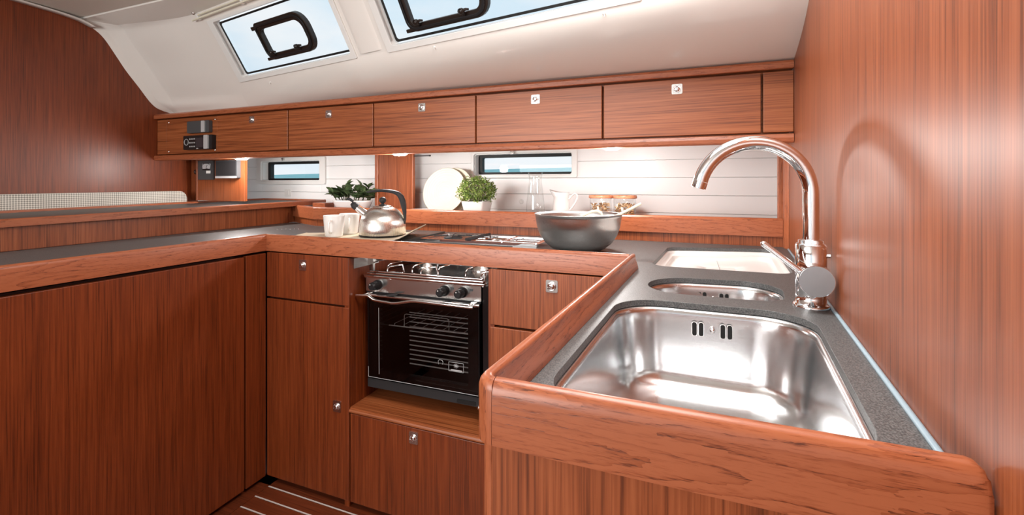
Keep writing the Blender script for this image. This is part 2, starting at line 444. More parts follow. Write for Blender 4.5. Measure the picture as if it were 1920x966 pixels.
# planks split around the two ports
W3 = dict(x0=-2.876, x1=-2.251, z0=1.143, z1=1.329, ox0=-2.835, ox1=-2.300, oz0=1.168, oz1=1.306)
W4 = dict(x0=-1.174, x1=-.554, z0=1.180, z1=1.333, ox0=-1.157, ox1=-.583, oz0=1.196, oz1=1.318)
def zrects(x0, x1, z0, z1):
    part('plank', MB().box(x0, x1, YH, YH+.018, z0, z1), WHT, wb, bevel=.0012, seg=1)
for a, b in zip(seams, seams[1:]):
    za, zb = a+.0008, b-.0008
    cur = -3.05
    for W in (W3, W4):
        if zb > W['oz0'] and za < W['oz1']:
            zrects(cur, W['ox0'], za, zb)
            if za < W['oz0']: zrects(W['ox0'], W['ox1'], za, W['oz0'])
            if zb > W['oz1']: zrects(W['ox0'], W['ox1'], W['oz1'], zb)
            cur = W['ox1']
    zrects(cur, .45, za, zb)
part('backing', MB().box(-3.05, W3['ox0'], YH+.018, YH+.03, .8, 1.7).box(W3['ox1'], W4['ox0'], YH+.018, YH+.03, .8, 1.7)
     .box(W4['ox1'], .45, YH+.018, YH+.03, .8, 1.7).box(W3['ox0'], W3['ox1'], YH+.018, YH+.03, .8, W3['oz0']).box(W3['ox0'], W3['ox1'], YH+.018, YH+.03, W3['oz1'], 1.7)
     .box(W4['ox0'], W4['ox1'], YH+.018, YH+.03, .8, W4['oz0']).box(W4['ox0'], W4['ox1'], YH+.018, YH+.03, W4['oz1'], 1.7), WHT, wb)
part('end_board', MB().box(-3.065, -3.051, 1.93, YH+.03, .8, 1.70).box(-3.051, XB-.031, 1.93, 1.944, .8, 1.70), WHT, wb)
def port(name, W):
    r = struct_root(name)
    Mx = Matrix(((1,0,0,0),(0,0,1,0),(0,1,0,0),(0,0,0,1)))   # (x, z) plan -> wall; z -> +y
    rect = lambda a, b, c, d, rr: rpoly([(a, c), (b, c), (b, d), (a, d)], rr, 5)
    hole = rect(W['ox0'], W['ox1'], W['oz0'], W['oz1'], .014)
    me = slab(rect(W['x0'], W['x1'], W['z0'], W['z1'], .012), [hole], YH-.014, YH+.001, Mx, .003)
    part('frame', None, WPL, r, me=me)
    hole2 = rect(W['ox0']-.001, W['ox1']+.001, W['oz0']-.001, W['oz1']+.001, .014)
    h3 = rect(W['ox0']+.004, W['ox1']-.004, W['oz0']+.004, W['oz1']-.004, .012)
    part('reveal', None, WPL, r, me=slab(hole2, [h3], YH+.002, YH+.075, Mx))
    h4 = rect(W['ox0']+.028, W['ox1']-.010, W['oz0']+.018, W['oz1']-.020, .008)
    part('gasket', None, RUB, r, me=slab(h3, [h4], YH+.045, YH+.075, Mx))
    part('pane', MB().box(W['ox0']+.01, W['ox1']-.01, YH+.058, YH+.062, W['oz0']+.008, W['oz1']-.008), PANE, r)
    xm = W['x0']+.42*(W['x1']-W['x0'])
    cl = MB().box(xm-.007, xm+.007, YH-.026, YH-.012, W['z1']-.022, W['z1']-.004)
    cl.cyl((xm-.010, YH-.026, W['z1']-.01), (xm+.010, YH-.026, W['z1']-.01), .004, 10)
    part('catch', cl, CHRS, r)
port('window_3', W3); port('window_4', W4)
# ---- sea and horizon (the boat heels slightly)
nrm = Vector((-.01107, -.04005, .99914)).normalized()
q = Vector((0, 0, 1)).rotation_difference(nrm)
mb = MB(); Ms = Matrix.Translation(Vector((0, 0, 1.15))-nrm*2.2) @ q.to_matrix().to_4x4()
mb.add([(-1500, 4, 0), (1500, 4, 0), (1500, 1900, 0), (-1500, 1900, 0)], [(0, 1, 2, 3)], False, Ms)
sea = part('sea', mb, SEA, None); sea['kind'] = 'stuff'; sea['label'] = 'turquoise sea seen through the hull windows'; sea['category'] = 'sea'

# ---- ceiling and coachroof side
ce = struct_root('ceiling')
part('deckhead_panel', MB().prism([(-2.98, -2.33), (1.9, -2.33), (1.9, .87), (.36, 1.115), (-1.30, 1.36), (-2.98, 1.36)], 2.006, 2.03), GELP, ce, bevel=.002)
part('deckhead_border', MB().prism([(-2.98, 1.363), (-1.27, 1.363), (-1.27, 1.40), (-2.25, 1.56), (-2.98, 1.58)], 1.999, 2.03), GEL, ce)
# window plane W
B1 = Vector((-2.153, 1.693, 1.723)); U = Vector((.9865, -.1637, 0)).normalized()
V = Vector((-.164*.133, -.986*.133, .224)).normalized(); N = U.cross(V)
if N.y > 0: N = -N          # points inboard
MW = Matrix(((U.x, V.x, N.x, B1.x), (U.y, V.y, N.y, B1.y), (U.z, V.z, N.z, B1.z), (0, 0, 0, 1)))
w1 = [(-.012, -.010), (.822, -.010), (.822, .270), (-.012, .270)]
w2 = [(1.062, -.014), (2.02, -.014), (2.02, .262), (1.062, .262)]
g1 = [(0, 0), (.83, 0), (.83, .26), (0, .26)]
g2 = [(1.074, -.004), (2.03, -.004), (2.03, .25), (1.074, .25)]
T0 = -.030
HOFF = .020
S0 = -.10
side = slab([(S0, T0), (2.66, T0), (2.66, .335), (S0, .335)], [rpoly(w1, .008, 4), rpoly(w2, .014, 4)], HOFF-.012, HOFF, MW)
part('coachroof_side', None, GEL, ce, me=side)
def Wp(s, t, o=0): return B1+U*s+V*t+N*o
def Wy(x, t, o):   # point on the plane with given x
    p = Wp(0, t, o); s = (x-p.x)/U.x; return Wp(s, t, o)
# lower bulge: bezier from behind the locker rail up to the window plane
mb = MB(); R = []; NX = 60
x_s = Wp(S0, T0, HOFF).x
def sstep(a, b, x): t = min(1, max(0, (x-a)/(b-a))); return t*t*(3-2*t)
def cove_row(x):
    p2 = Wy(x, T0, HOFF); d = Wy(x, T0-.10, HOFF)
    step = .022*sstep(-1.47, -1.36, x)
    p0 = Vector((x, 1.80, 1.553))
    ctrl = p2+(d-p2)*min(1.35, (p2.z-1.585)/(p2.z-d.z)); ctrl.y -= step; ctrl.z -= step*.3
    row = []
    for k in range(21):
        t = k/20; q_ = p0*(1-t)**2+ctrl*2*t*(1-t)+p2*t*t; q_.x = x
        row.append(tuple(q_))
    return row
for i in range(NX+1):
    R.append(cove_row(x_s+(wallx(1.6)+.03-x_s)*i/NX))
mb.rings(R, (False, False), True, False)
bulge = part('coachroof_cove', mb, GEL, ce)
# flange against the saloon bulkhead and its bevel to the recessed side
def resamp(cv, n=8):
    P = [Vector((a, b, 0)) for a, b in cv]; out = []
    for i in range(len(P)-1):
        a = P[max(0, i-1)]; b = P[i]; c = P[i+1]; d = P[min(len(P)-1, i+2)]
        for k in range(n):
            t = k/n; out.append(.5*((2*b)+(c-a)*t+(2*a-5*b+4*c-d)*t*t+(3*b-a-3*c+d)*t**3))
    out.append(P[-1]); return [(p.x, p.y) for p in out]
def yz(cv, z):
    for (a, b), (c, d) in zip(cv, cv[1:]):
        if (b-z)*(d-z) <= 0 and b != d: return a+(c-a)*(z-b)/(d-b)
    return cv[0][0] if z > cv[0][1] else cv[-1][0]
A_ = resamp(cA[5:]); 
B_ = resamp([(1.385, 1.992), (1.437, 1.981), (1.493, 1.927), (1.547, 1.843), (1.612, 1.754), (1.680, 1.669), (1.729, 1.622), (1.81, 1.575)])
C_ = resamp([(1.480, 2.000), (1.508, 1.990), (1.558, 1.920), (1.630, 1.828), (1.691, 1.736), (1.748, 1.653), (1.765, 1.608), (1.80, 1.575)])
def D_(x):
    row = cove_row(x); cv = [(p[1], p[2]) for p in reversed(row)]
    p = Wy(x, .322, HOFF); return [(p.y, p.z)]+cv
D0 = D_(-2.25)
zs = [2.001-(2.001-1.553)*k/44 for k in range(45)]
curves = [(XB-.004, A_), (-2.920, None), (-2.912, B_), (-2.909, 'BC'), (-2.864, 'CB'), (-2.858, C_), (-2.850, 'CD')]
R = []
for x, cv in curves:
    row = []
    for z in zs:
        dd = yz(D0, z)
        if cv is None: y_ = (yz(A_, z)+yz(B_, z))/2
        elif cv == 'BC': y_ = yz(B_, z)*.93+yz(C_, z)*.07
        elif cv == 'CB': y_ = yz(B_, z)*.06+yz(C_, z)*.94
        elif cv == 'CD': y_ = yz(C_, z)*.985+dd*.015
        else: y_ = yz(cv, z)
        row.append((x, y_, z))
    R.append(row)
pt0 = Wp(S0, T0, HOFF)
for k in range(1, 13):
    f = k/12; row = []
    for z, (xc, yc, _) in zip(zs, R[6]):
        if z >= pt0.z: tt_ = T0+(z-pt0.z)/V.z; e = Wp(S0, tt_, HOFF)
        else: e = Vector((pt0.x, yz(D_(pt0.x), z), z))
        L_ = e.x-xc; h00 = 2*f**3-3*f**2+1; h10 = f**3-2*f**2+f; h01 = 1-h00; h11 = f**3-f**2
        row.append((xc+L_*f, h00*yc+h10*L_*.10+h01*e.y+h11*L_*(-.166 if z > 1.64 else -.166*max(0, z-1.576)/.064), z))
    R.append(row)
mb = MB(); mb.rings(R, (False, False), True, False)
fo = part('bulkhead_flange', mb, GEL, ce); mb = MB(); mb.rings([[(x, y, z) for y, z in resamp(cA[:7], 4)] for x in (XB-.004, -2.905)]+[[(-2.88, y, z+.002) for y, z in resamp(cA[:6], 4)+[(1.375, 1.986), (1.39, 1.980), (1.400, 1.975), (1.41, 1.970)]]][:0]+[[(-2.885, y-.004, z+.001) for y, z in resamp(cA[:7], 4)]], (False, False), True, False)
fo = part('deckhead_flange', mb, GEL, ce); m = fo.modifiers.new('thick', 'SOLIDIFY'); m.thickness = .003; m.offset = 0
# soft rib between the windows
mb = MB(); R = []
for k in range(15):
    t = T0+.01+(.30-T0)*k/14; row = []
    for j in range(9):
        a = PI*j/8; row.append(tuple(Wp(.935-.070*math.cos(a), t, HOFF-.003+.009*math.sin(a))))
    R.append(row)
mb.rings(R, (False, False), True, False); part('rib', mb, GEL, ce)

def hatch_frame(parent, s0, s1, t0, t1):
    outer = rpoly([(s0, t0), (s1, t0), (s1, t1), (s0, t1)], [.045, .06, .075, .02], 7)
    inner = rpoly([(s0+.028, t0+.030), (s1-.034, t0+.030), (s1-.034, t1-.034), (s0+.028, t1-.034)], [.02, .03, .045, .02], 7)
    part('portlight_frame', None, BRNZ, parent, me=slab(outer, [inner], -.006, .018, MW, .003))
    o2 = rpoly([(s0+.008, t0+.008), (s1-.010, t0+.008), (s1-.010, t1-.010), (s0+.008, t1-.010)], [.04, .05, .065, .02], 7)
    i2 = rpoly([(s0+.016, t0+.017), (s1-.020, t0+.017), (s1-.020, t1-.020), (s0+.016, t1-.020)], [.03, .045, .055, .02], 7)
    part('clamp_ring', None, BLK, parent, me=slab(o2, [i2], .018, .024, MW, .002))
    # hinge lugs and two latch knobs
    mb = MB()
    mb.box(s0-.022, s0+.05, t1-.030, t1-.012, .0, .020, MW).box(s0-.010, s0+.045, t0+.002, t0+.016, .0, .020, MW)
    part('hinge', mb, BRNZ, parent, bevel=.003)
    for sx, ang in ((s0+.065, -.3), (s1-.105, .5)):
        mb = MB(); a = Wp(sx, t0+.018, .010); b = Wp(sx, t0+.036, .034)
        mb.cyl(a, b, .006, 10)
        mb.sphere(tuple(b), .011, 12, 8)
        mb.tube([b, b+U*.018+V*.003, b+U*.030+V*.001], [.006, .005, .004], 8)
        mb.tube([b+N*.008+V*(.010*math.cos(i))+U*(.010*math.sin(i)) for i in [k*.7 for k in range(10)]], .0016, 6)
        part('latch_knob', mb, BRNZ, parent)
def roofwin(name, g, hole, plate, rr, hatch):
    r = struct_root(name)
    part('pane', None, PANE, r, me=slab(rpoly(g, .01, 4), [], -.010, -.002, MW))
    gi = inset(g, .005); part('gasket', None, RUB, r, me=slab(rpoly(inset(g, -.004), .012, 4), [rpoly(gi, .012, 4)], -.002, .0015, MW))
    part('reveal', None, GEL, r, me=slab(rpoly(inset(hole, -.006), rr, 4), [rpoly(hole, rr, 4)], -.010, HOFF+.004, MW))
    part('trim_plate', None, WPL, r, me=slab(rpoly(plate, .006, 4), [rpoly(hole, rr, 4)], HOFF, HOFF+.006, MW, .002))
    hatch_frame(r, *hatch)
roofwin('window_1', g1, w1, [(-.058, -.034), (.848, -.034), (.848, .285), (-.058, .285)], .010, (.264, .627, .035, .212))
roofwin('window_2', g2, w2, [(1.028, -.038), (2.05, -.038), (2.05, .28), (1.028, .28)], .016, (1.165, 1.545, .015, .200))
# blind rail above window 1
br = thing('curtain_rail', tuple(Wp(.35, .305, .04)), 'slim cream curtain rail above the left roof window', 'curtain rail')
part('rail', MB().tube([Wp(-.14, .307, .040), Wp(.86, .307, .040)], .0045, 8).tube([Wp(-.10, .322, .034), Wp(.86, .322, .034)], .0032, 8), CREAM, br)
mb = MB(); mb.sphere(tuple(Wp(-.115, .336, .030)), .009, 12, 8); part('end_stop', mb, CHRS, br)
for sx in (-.09, .30, .80):
    mb = MB(); mb.box(sx-.007, sx+.007, .298, .330, HOFF, .038, MW); part('bracket', mb, WPL, br, bevel=.002)
# moulding plugs on the coachroof side (small white screw caps)
def cove_at(x, z):
    r_ = cove_row(x)
    for a, b in zip(r_, r_[1:]):
        if a[2] <= z <= b[2]: f = (z-a[2])/(b[2]-a[2]); return (x, a[1]+(b[1]-a[1])*f, z)
    return r_[-1]
for (x, z) in ((-1.97, 1.660), (-.905, 1.668), (-.245, 1.668)):
    p = cove_at(x, z); mb = MB(); mb.sphere((p[0], p[1]+.001, p[2]), .0055, 10, 6); mb.cyl((p[0], p[1]-.004, p[2]-.002), (p[0]+.003, p[1]-.004, p[2]-.012), .002, 6); part('blind_hook', mb, WPL, ce)

# =================================================================== OVERHEAD LOCKERS
LG = 'overhead lockers along the hull side'
def latch(parent, x, y, z, w=.036, h=.036, name='latch'):
    mb = MB()
    pl = rpoly([(x-w/2, z-h/2), (x+w/2, z-h/2), (x+w/2, z+h/2), (x-w/2, z+h/2)], .004, 3)
    Mx = Matrix(((1,0,0,0),(0,0,1,0),(0,1,0,0),(0,0,0,1)))
    mb.prism(pl, y-.003, y, Mx)
    part('latch_plate', mb, CHRS, parent, bevel=.0008)
    mb = MB(); r = w*.36; Ml = Matrix.Translation((x, y-.003, z)) @ Matrix.Rotation(PI/2, 4, 'X')
    mb.lathe([(r, 0), (r, .0025), (r*.9, .003), (r*.82, .0008), (r*.74, .0005), (r*.68, .006), (r*.5, .008), (1e-4, .0075)], (0, 0, 0), 22, (False, False), Ml)
    mb.box(-r*.85, -r*.1, -r*.55, -r*.25, .003, .0085, Ml)
    return part('latch_button', mb, CHR, parent)
def locker(x0, x1, lx, label):
    t = thing('overhead_locker', ((x0+x1)/2, YL+.2, 1.29), label, 'locker', LG)
    part('carcass', MB().box(x0-.002, x1+.002, YL+.028, 1.81, 1.3155, 1.54).box(x0-.002, x1+.002, 1.81, YH-.003, 1.345, 1.54), VX, t)
    d = part('door', MB().box(x0, x1, YL, YL+.022, 1.320, 1.5215), VX, t, bevel=.002)
    latch(d, lx, YL, 1.486)
doors = [(-2.4135, -1.900, -2.150, 'wooden overhead locker next to the instrument panel'),
         (-1.894, -1.3715, -1.632, 'wooden overhead locker between the roof windows, second from the instrument panel'),
         (-1.3655, -.8445, -1.105, 'wooden overhead locker above the kettle and wooden post'),
         (-.8385, -.3125, -.576, 'wooden overhead locker above the hull window and mixing bowl'),
         (-.3055, .2195, -.045, 'wooden overhead locker nearest the tap, last with a latch')]
for a in doors: locker(*a)
t = thing('filler_panel', (.265, YL+.1, 1.3), 'narrow wooden filler panel between last locker and right wall', 'panel')
part('board', MB().box(.2265, .3145, YL, YL+.022, 1.320, 1.5215), VX, t, bevel=.002)
part('carcass', MB().box(.2225, .306, YL+.03, 1.81, 1.3155, 1.54).box(.2225, .306, 1.81, YH-.003, 1.345, 1.54), VX, t)
t = thing('instrument_panel', (-2.66, YL+.1, 1.3), 'wooden instrument panel with four screws at the left end of the lockers', 'panel')
part('board', MB().box(-2.842, -2.4145, YL+.001, YL+.023, 1.320, 1.5215), VX, t, bevel=.001)
part('end_strip', MB().box(-2.925, -2.8435, YL+.001, YL+.023, 1.320, 1.5215), VX, t, bevel=.001)
for x, z in ((-2.823, 1.503), (-2.434, 1.503), (-2.823, 1.334), (-2.434, 1.334)):
    part('screw', MB().lathe([(.0055, 0), (.005, .0018), (1e-4, .0028)], (0, 0, 0), 12, (True, False), Matrix.Translation((x, YL+.001, z)) @ Matrix.Rotation(PI/2, 4, 'X')), CHR, t)
part('carcass', MB().box(-2.925, -2.4155, YL+.03, 1.81, 1.3155, 1.54).box(-2.925, -2.4155, 1.81, YH-.003, 1.345, 1.54), VX, t)
# rails above and below
rp_top = [(0, 1.527), (.0, 1.545), (.004, 1.552), (.012, 1.556), (.30, 1.556), (.30, 1.527)]
struct('trim_1', extr(rp_top, [(XB, YL-.016), (.3125, YL-.016)], smooth=False), SX, bevel=.003)
struct('trim_2', extr([(.0, 1.300), (.004, 1.313), (.05, 1.315), (.11, 1.315), (.11, 1.291), (.03, 1.291), (.03, 1.283), (.008, 1.283), (.002, 1.287)], [(XB, YL-.016), (.3125, YL-.016)], smooth=False), SX, bevel=.002)

# downlights under the lockers
for x, nm in ((-2.300, 'round warm downlight under the locker above the speaker panel'),
              (-1.262, 'round warm downlight under the locker in front of the wooden post'),
              (-.284, 'round warm downlight under the locker right of the long hull window')):
    t = thing('downlight', (x, 1.775, 1.283), nm, 'light', 'downlights under the lockers')
    mb = MB().lathe([(.036, .0), (.036, -.006), (.031, -.008)], (x, 1.775, 1.291), 28, (False, True)); part('bezel', mb, WPL, t)
    mb = MB().lathe([(.0305, -.0075), (.024, -.011), (1e-4, -.0125)], (x, 1.775, 1.291), 28, (False, False)); part('diffuser', mb, LAMP, t)
    d = bpy.data.lights.new('downlight_lamp', 'POINT'); d.energy = 7.3; d.color = (1, .975, .95); d.shadow_soft_size = .03
    o = bpy.data.objects.new('downlight_lamp', d); C.objects.link(o); o.location = (0, 0, -.032); o.parent = t

# wooden post between the hull windows
t = thing('wooden_post', (-1.55, 2.14, .98), 'vertical wooden post behind the kettle between the two hull windows', 'post')
mb = MB(); pr = [(-1.545, 1.995), (-1.527, 1.975), (-1.32, 1.975), (-1.32, YH), (-1.545, YH)]
mb.prism([(-1.659, 2.130), (-1.425, 2.126), (-1.425, 2.150), (-1.659, 2.154)], .9822, 1.3445)
part('front_panel', mb, VZ, t, bevel=.004)
part('side_trim', MB().box(-1.684, -1.6595, 2.126, 2.17, .9822, 1.3445), SZ, t, bevel=.005)
part('wall_clip', MB().box(-1.4245, -1.33, 2.135, 2.143, 1.299, 1.304).cyl((-1.33, 2.139, 1.3015), (-1.32, 2.139, 1.3015), .004, 8), BLKM, t)
# instrument panel below the lockers at left
t = thing('gauge_bulkhead', (-2.66, 1.9, 1.0), 'wooden panel with gauge, socket and speaker under the lockers at left', 'panel')
part('board', MB().box(-2.80, -2.399, 1.87, 1.89, 1.046, 1.3445), VZ, t, bevel=.001)
mb = MB(); Rr = []
for j in range(9):
    a = PI/2*j/8; Rr.append((-2.80-.045*math.sin(a), 1.87+.045*(1-math.cos(a))))
poly = [(-2.801, 1.885)]+[(x, y) for x, y in Rr]+[(-2.845, 1.885)]
R = [[(x, y, 1.046) for x, y in Rr]+[(-2.845, 1.93, 1.046), (-2.80, 1.93, 1.046)], [(x, y, 1.3445) for x, y in Rr]+[(-2.845, 1.93, 1.3445), (-2.80, 1.93, 1.3445)]]
part('rounded_corner', MB().rings(R, (True, True), True), SZ, t)
part('board', MB().box(-2.925, -2.846, 1.916, 1.93, 1.046, 1.3445), VZ, t)
Mx = Matrix(((1,0,0,0),(0,0,1,0),(0,1,0,0),(0,0,0,1)))
def fprism(x0, x1, z0, z1, y0, y1, r=.004, mb=None, n=3):
    return (mb or MB()).prism(rpoly([(x0, z0), (x1, z0), (x1, z1), (x0, z1)], r, n), y0, y1, Mx)
# devices
t = thing('control_unit', (-2.56, 1.70, 1.43), 'grey control unit with silver end strip, upper of two on the instrument panel', 'device')
part('housing', fprism(-2.632, -2.452, 1.431, 1.497, 1.700, YL, .006), GREY, t, bevel=.003)
part('end_grip', fprism(-2.508, -2.482, 1.433, 1.495, 1.694, 1.7005, .003), SILV, t, bevel=.003)
t = thing('radio_remote', (-2.55, 1.70, 1.33), 'black marine radio with keypad and screen, lower device on the instrument panel', 'radio')
part('housing', fprism(-2.660, -2.424, 1.338, 1.417, 1.698, YL, .006), BLK, t, bevel=.003)
part('screen', fprism(-2.552, -2.490, 1.349, 1.402, 1.695, 1.6985, .003), LCD, t)
part('end_grip', fprism(-2.482, -2.450, 1.340, 1.415, 1.690, 1.6985, .003), SILV, t, bevel=.003)
mb = MB(); tr = [(-2.632+.017*math.cos(2*PI*k/16), 1.6965, 1.381+.017*math.sin(2*PI*k/16)) for k in range(17)]
mb.tube(tr, .0018, 6); part('dial_ring', mb, SILV, t)
for i in range(3):
    for j in range(3):
        part('key', fprism(-2.606+i*.018, -2.597+i*.018, 1.352+j*.021, 1.359+j*.021, 1.695, 1.6985, .002), SILV, t)
part('badge', fprism(-2.55, -2.535, 1.3415, 1.3455, 1.697, 1.699, .001), SILV, t)
t = thing('gauge', (-2.71, 1.86, 1.17), 'dark grey gauge plate with small dial and white label', 'gauge')
part('plate', fprism(-2.782, -2.645, 1.172, 1.288, 1.862, 1.870, .005), GREY, t, bevel=.002)
mb = MB(); arc = [(-2.708+.040*math.cos(a), 1.262-.022+.032*math.sin(a)) for a in [PI*.2+k*PI*.6/10 for k in range(11)]]
mb.prism([(-2.740, 1.238), (-2.676, 1.238), (-2.672, 1.268), (-2.744, 1.268)], 1.8605, 1.8625, Mx); part('dial_window', mb, SILV, t)
mb = MB(); mb.tube([(x, 1.860, z) for x, z in arc], .0012, 6); mb.tube([(-2.708, 1.860, 1.240), (-2.698, 1.860, 1.262)], .0011, 6)
mb.prism([(-2.740, 1.234), (-2.700, 1.240), (-2.676, 1.234), (-2.676, 1.229), (-2.740, 1.229)][::1], 1.8600, 1.8622, Mx)
part('dial_scale', mb, BLK, t)
part('label_plate', fprism(-2.708, -2.672, 1.210, 1.226, 1.8605, 1.8625, .001), WPL, t)
t = thing('speaker', (-2.51, 1.85, 1.17), 'square dark grey speaker box below the lockers', 'speaker')
part('housing', fprism(-2.606, -2.428, 1.180, 1.284, 1.846, 1.870, .006), GREY, t, bevel=.004)
part('grille', fprism(-2.600, -2.434, 1.196, 1.280, 1.8445, 1.8465, .004), BLKM, t)
part('base_trim', fprism(-2.604, -2.430, 1.1805, 1.192, 1.842, 1.8465, .003), SILV, t, bevel=.002)
t = thing('power_socket', (-2.87, 1.91, 1.21), 'small round black socket left of the gauge', 'socket')
part('ring', MB().lathe([(.016, 0), (.015, .004), (.010, .005), (.009, .001), (1e-4, .001)], (0, 0, 0), 18, (True, False), Matrix.Translation((-2.905+.024, 1.916, 1.222)) @ Matrix.Rotation(PI/2, 4, 'X')), BLK, t)
part('pin', MB().cyl((-2.881, 1.915, 1.222), (-2.881, 1.909, 1.222), .003, 8), CHRS, t)

# =================================================================== BACK LEDGE
lg = thing('back_ledge', (-.9, 2.0, .912), 'wooden ledge with raised fiddle along the hull behind the worktop', 'ledge')
part('shelf', MB().prism([(-2.19, 2.055), (-1.93, 1.950), (.345, 1.945), (.345, YH-.001), (-2.19, YH-.001)], .965, .982), VX, lg)
part('riser', MB().prism([(-2.259, 2.099), (-1.955, 1.955), (-1.955, 1.971), (-2.259, 2.115)], ZC+.0005, .9645).prism([(-1.955, 1.955), (.345, 1.940), (.345, 1.956), (-1.955, 1.971)], ZC+.0005, .9645), VZ, lg)
fpr = [(0, .950), (-.0, .952), (-.002, 1.012), (.002, 1.018), (.008, 1.020), (.016, 1.018), (.018, 1.012), (.018, .982), (.018, .950)]
part('fiddle_rail', extr(fpr, [(-2.259, 2.085), (-1.955, 1.943), (.318, 1.930)], smooth=False), SX, lg, bevel=.001)
mb = MB().box(-2.18, -2.08, 2.16, 2.24, .983, 1.030); part('end_block', mb, SX, lg, bevel=.003)
# strip pilaster at the right end
t = thing('pilaster', (.34, 1.95, .92), 'vertical wooden strip between the white wall and right wall', 'trim')
part('strip', MB().box(.306, .345, 1.957, 1.975, .985, 1.3445), SZ, t, bevel=.002)
mb = MB(); mb.prism([(.319, 1.905), (wallx(1.90)-.002, 1.880), (wallx(1.956)-.002, 1.9385), (.319, 1.9385)], ZC+.0005, 1.3445); part('post', mb, SZ, t, bevel=.003)
for x, z, w in ((-2.591, 1.084, .028), (-.869, 1.050, .014)):
    tt = thing('wall_switch' if w > .02 else 'wall_catch', (x, YH, z), 'small square white switch on planks under the left hull window' if w > .02 else 'tiny round white fastener on planks behind the green plant', 'switch' if w > .02 else 'fastener')
    if w > .02:
        part('plate', fprism(x-w, x+w, z-.026, z+.026, YH-.004, YH, .004), WPL, tt, bevel=.002)
        part('rocker', fprism(x-.010, x+.010, z-.014, z+.014, YH-.007, YH-.003, .002), WPL, tt)
    else:
        part('ring', MB().lathe([(w, 0), (w*.9, .003), (w*.6, .003), (w*.5, .001), (1e-4, .001)], (0, 0, 0), 18, (True, False), Matrix.Translation((x, YH, z)) @ Matrix.Rotation(PI/2, 4, 'X')), WPL, tt)

# =================================================================== WORKTOP
XL = -1.53; YF = 1.286
px = lambda y: -.207+.0555*(y-.421)       # outer face of the peninsula fiddle
wt = thing('worktop', (-.9, 1.5, .88), 'dark grey laminate worktop with raised wooden fiddle around three runs', 'worktop')
S1 = [(-.160, .470), (.160, .470), (.206, .968), (-.134, .968)]
S2 = [(-.100, 1.040), (.178, 1.040), (.200, 1.245), (-.086, 1.212)]
S3 = [(-.108, 1.372), (.252, 1.372), (.288, 1.880), (-.078, 1.790)]
outl = [(-2.165, -1.2), (XL-.010, -1.2), (XL-.010, YF+.010), (px(YF)+.008, YF+.010), (px(.43)+.008, .428), (wallx(.43)-.0015, .428), (wallx(1.939)-.002, 1.9395), (-1.955, 1.954), (-2.2585, 2.098), (-2.2585, 1.94), (-2.2155, .80)]
holes = [rpoly([(-1.035, 1.33), (-.62, 1.33), (-.62, 1.600), (-1.035, 1.600)], .02, 4), rpoly(S1, [.075, .075, .085, .085], 8), rpoly(S2, [.08, .06, .08, .10], 8), rpoly(S3, .045, 8)]
part('slab', None, LAM, wt, me=slab(outl, holes, ZC-.012, ZC, None, .0008))
# fiddles: moulded profile, outer face straight, rounded top, coved inner face
def fid(t=.020):
    return [(0, .889), (0, .9425), (.0015, .948), (.005, .9523), (.0095, .9535), (.0135, .9520), (.0152, .9485), (.0155, .944), (.0165, .936), (.0205, .926), (.0225, .918), (.023, ZC+.0004), (.010, ZC+.0004), (.010, .889)]
# travelling so that the inner side is on the left: reverse offsets where needed
def fiddle(a, b, mat, m0, m1, side=1, prof=None):
    """mitred straight fiddle; m0/m1 = shear of the end cut (dx along travel per unit offset)"""
    A = Vector(a); B = Vector(b); tt = (B-A).normalized(); nn = Vector((-tt.y, tt.x))*side; R = []
    for P, m in ((A, m0), (B, m1)):
        R.append([((P+nn*o+tt*(m*o)).x, (P+nn*o+tt*(m*o)).y, z) for o, z in (prof or fid())])
    return MB().rings(R, (True, True), False)
o1 = part('fiddle_rail', fiddle((XL, -1.2), (XL, YF), SY, 0, 1, 1), SY, wt)
o2 = part('fiddle_rail', fiddle((XL, YF), (px(YF), YF), SX, 1*-1, 0, 1), SX, wt)
nearR = .022
o3 = part('fiddle_rail', fiddle((px(YF), YF+.022), (px(.412+nearR)+.0, .412+nearR), SY, 0, 0, 1), SY, wt)
for o in (o1, o2, o3):
    for p in o.data.polygons: p.use_smooth = True
    m = o.modifiers.new('edge', 'EDGE_SPLIT'); m.split_angle = math.radians(50)
# near corner: quarter turn of the same profile, then the front fiddle
def cornerfid():
    cx_, cy_ = px(.412+nearR)+nearR, .412+nearR; R = []
    for k in range(11):
        a = PI+PI/2*k/10; ca, sa = math.cos(a), math.sin(a); row = []
        for o, z in fid(): rr = nearR-o; row.append((cx_+rr*ca, cy_+rr*sa, z))
        R.append(row)
    return MB().rings(R, (True, True), True)
co = part('fiddle_corner', cornerfid(), SZ, wt, label='rounded corner block of the fiddle with end grain')
m = co.modifiers.new('edge', 'EDGE_SPLIT'); m.split_angle = math.radians(50)
xe = wallx(.412)-.002
ff = [(0, .889), (0, .937), (.0012, .9445), (.004, .9500), (.0085, .9530), (.0130, .9530), (.0165, .9505), (.018, .946), (.0185, ZC+.0004), (.012, ZC+.0004), (.012, .889)]
mb = MB(); R = []
x0 = px(.412+nearR)+nearR+.0004
for x, zs, yo in [(x0, 1, 0), (xe-.012, 1, 0), (xe-.0075, .95, .0004), (xe-.004, .86, .0008), (xe-.0015, .70, .0014), (xe, .45, .002)]:
    row = []
    for o, z in ff:
        zz = z if z < .93 else .93+(z-.93)*zs if zs > .5 else .93-(.5-zs)*.04
        zt = .889+(.9535-.889)*(1 if zs == 1 else zs**.5) if z > .9 else z
        row.append((x, .412+o+yo, min(z, zt)))
    R.append(row)
mb.rings(R, (True, True), True); o4 = part('fiddle_rail', mb, SX, wt)
m = o4.modifiers.new('edge', 'EDGE_SPLIT'); m.split_angle = math.radians(50)
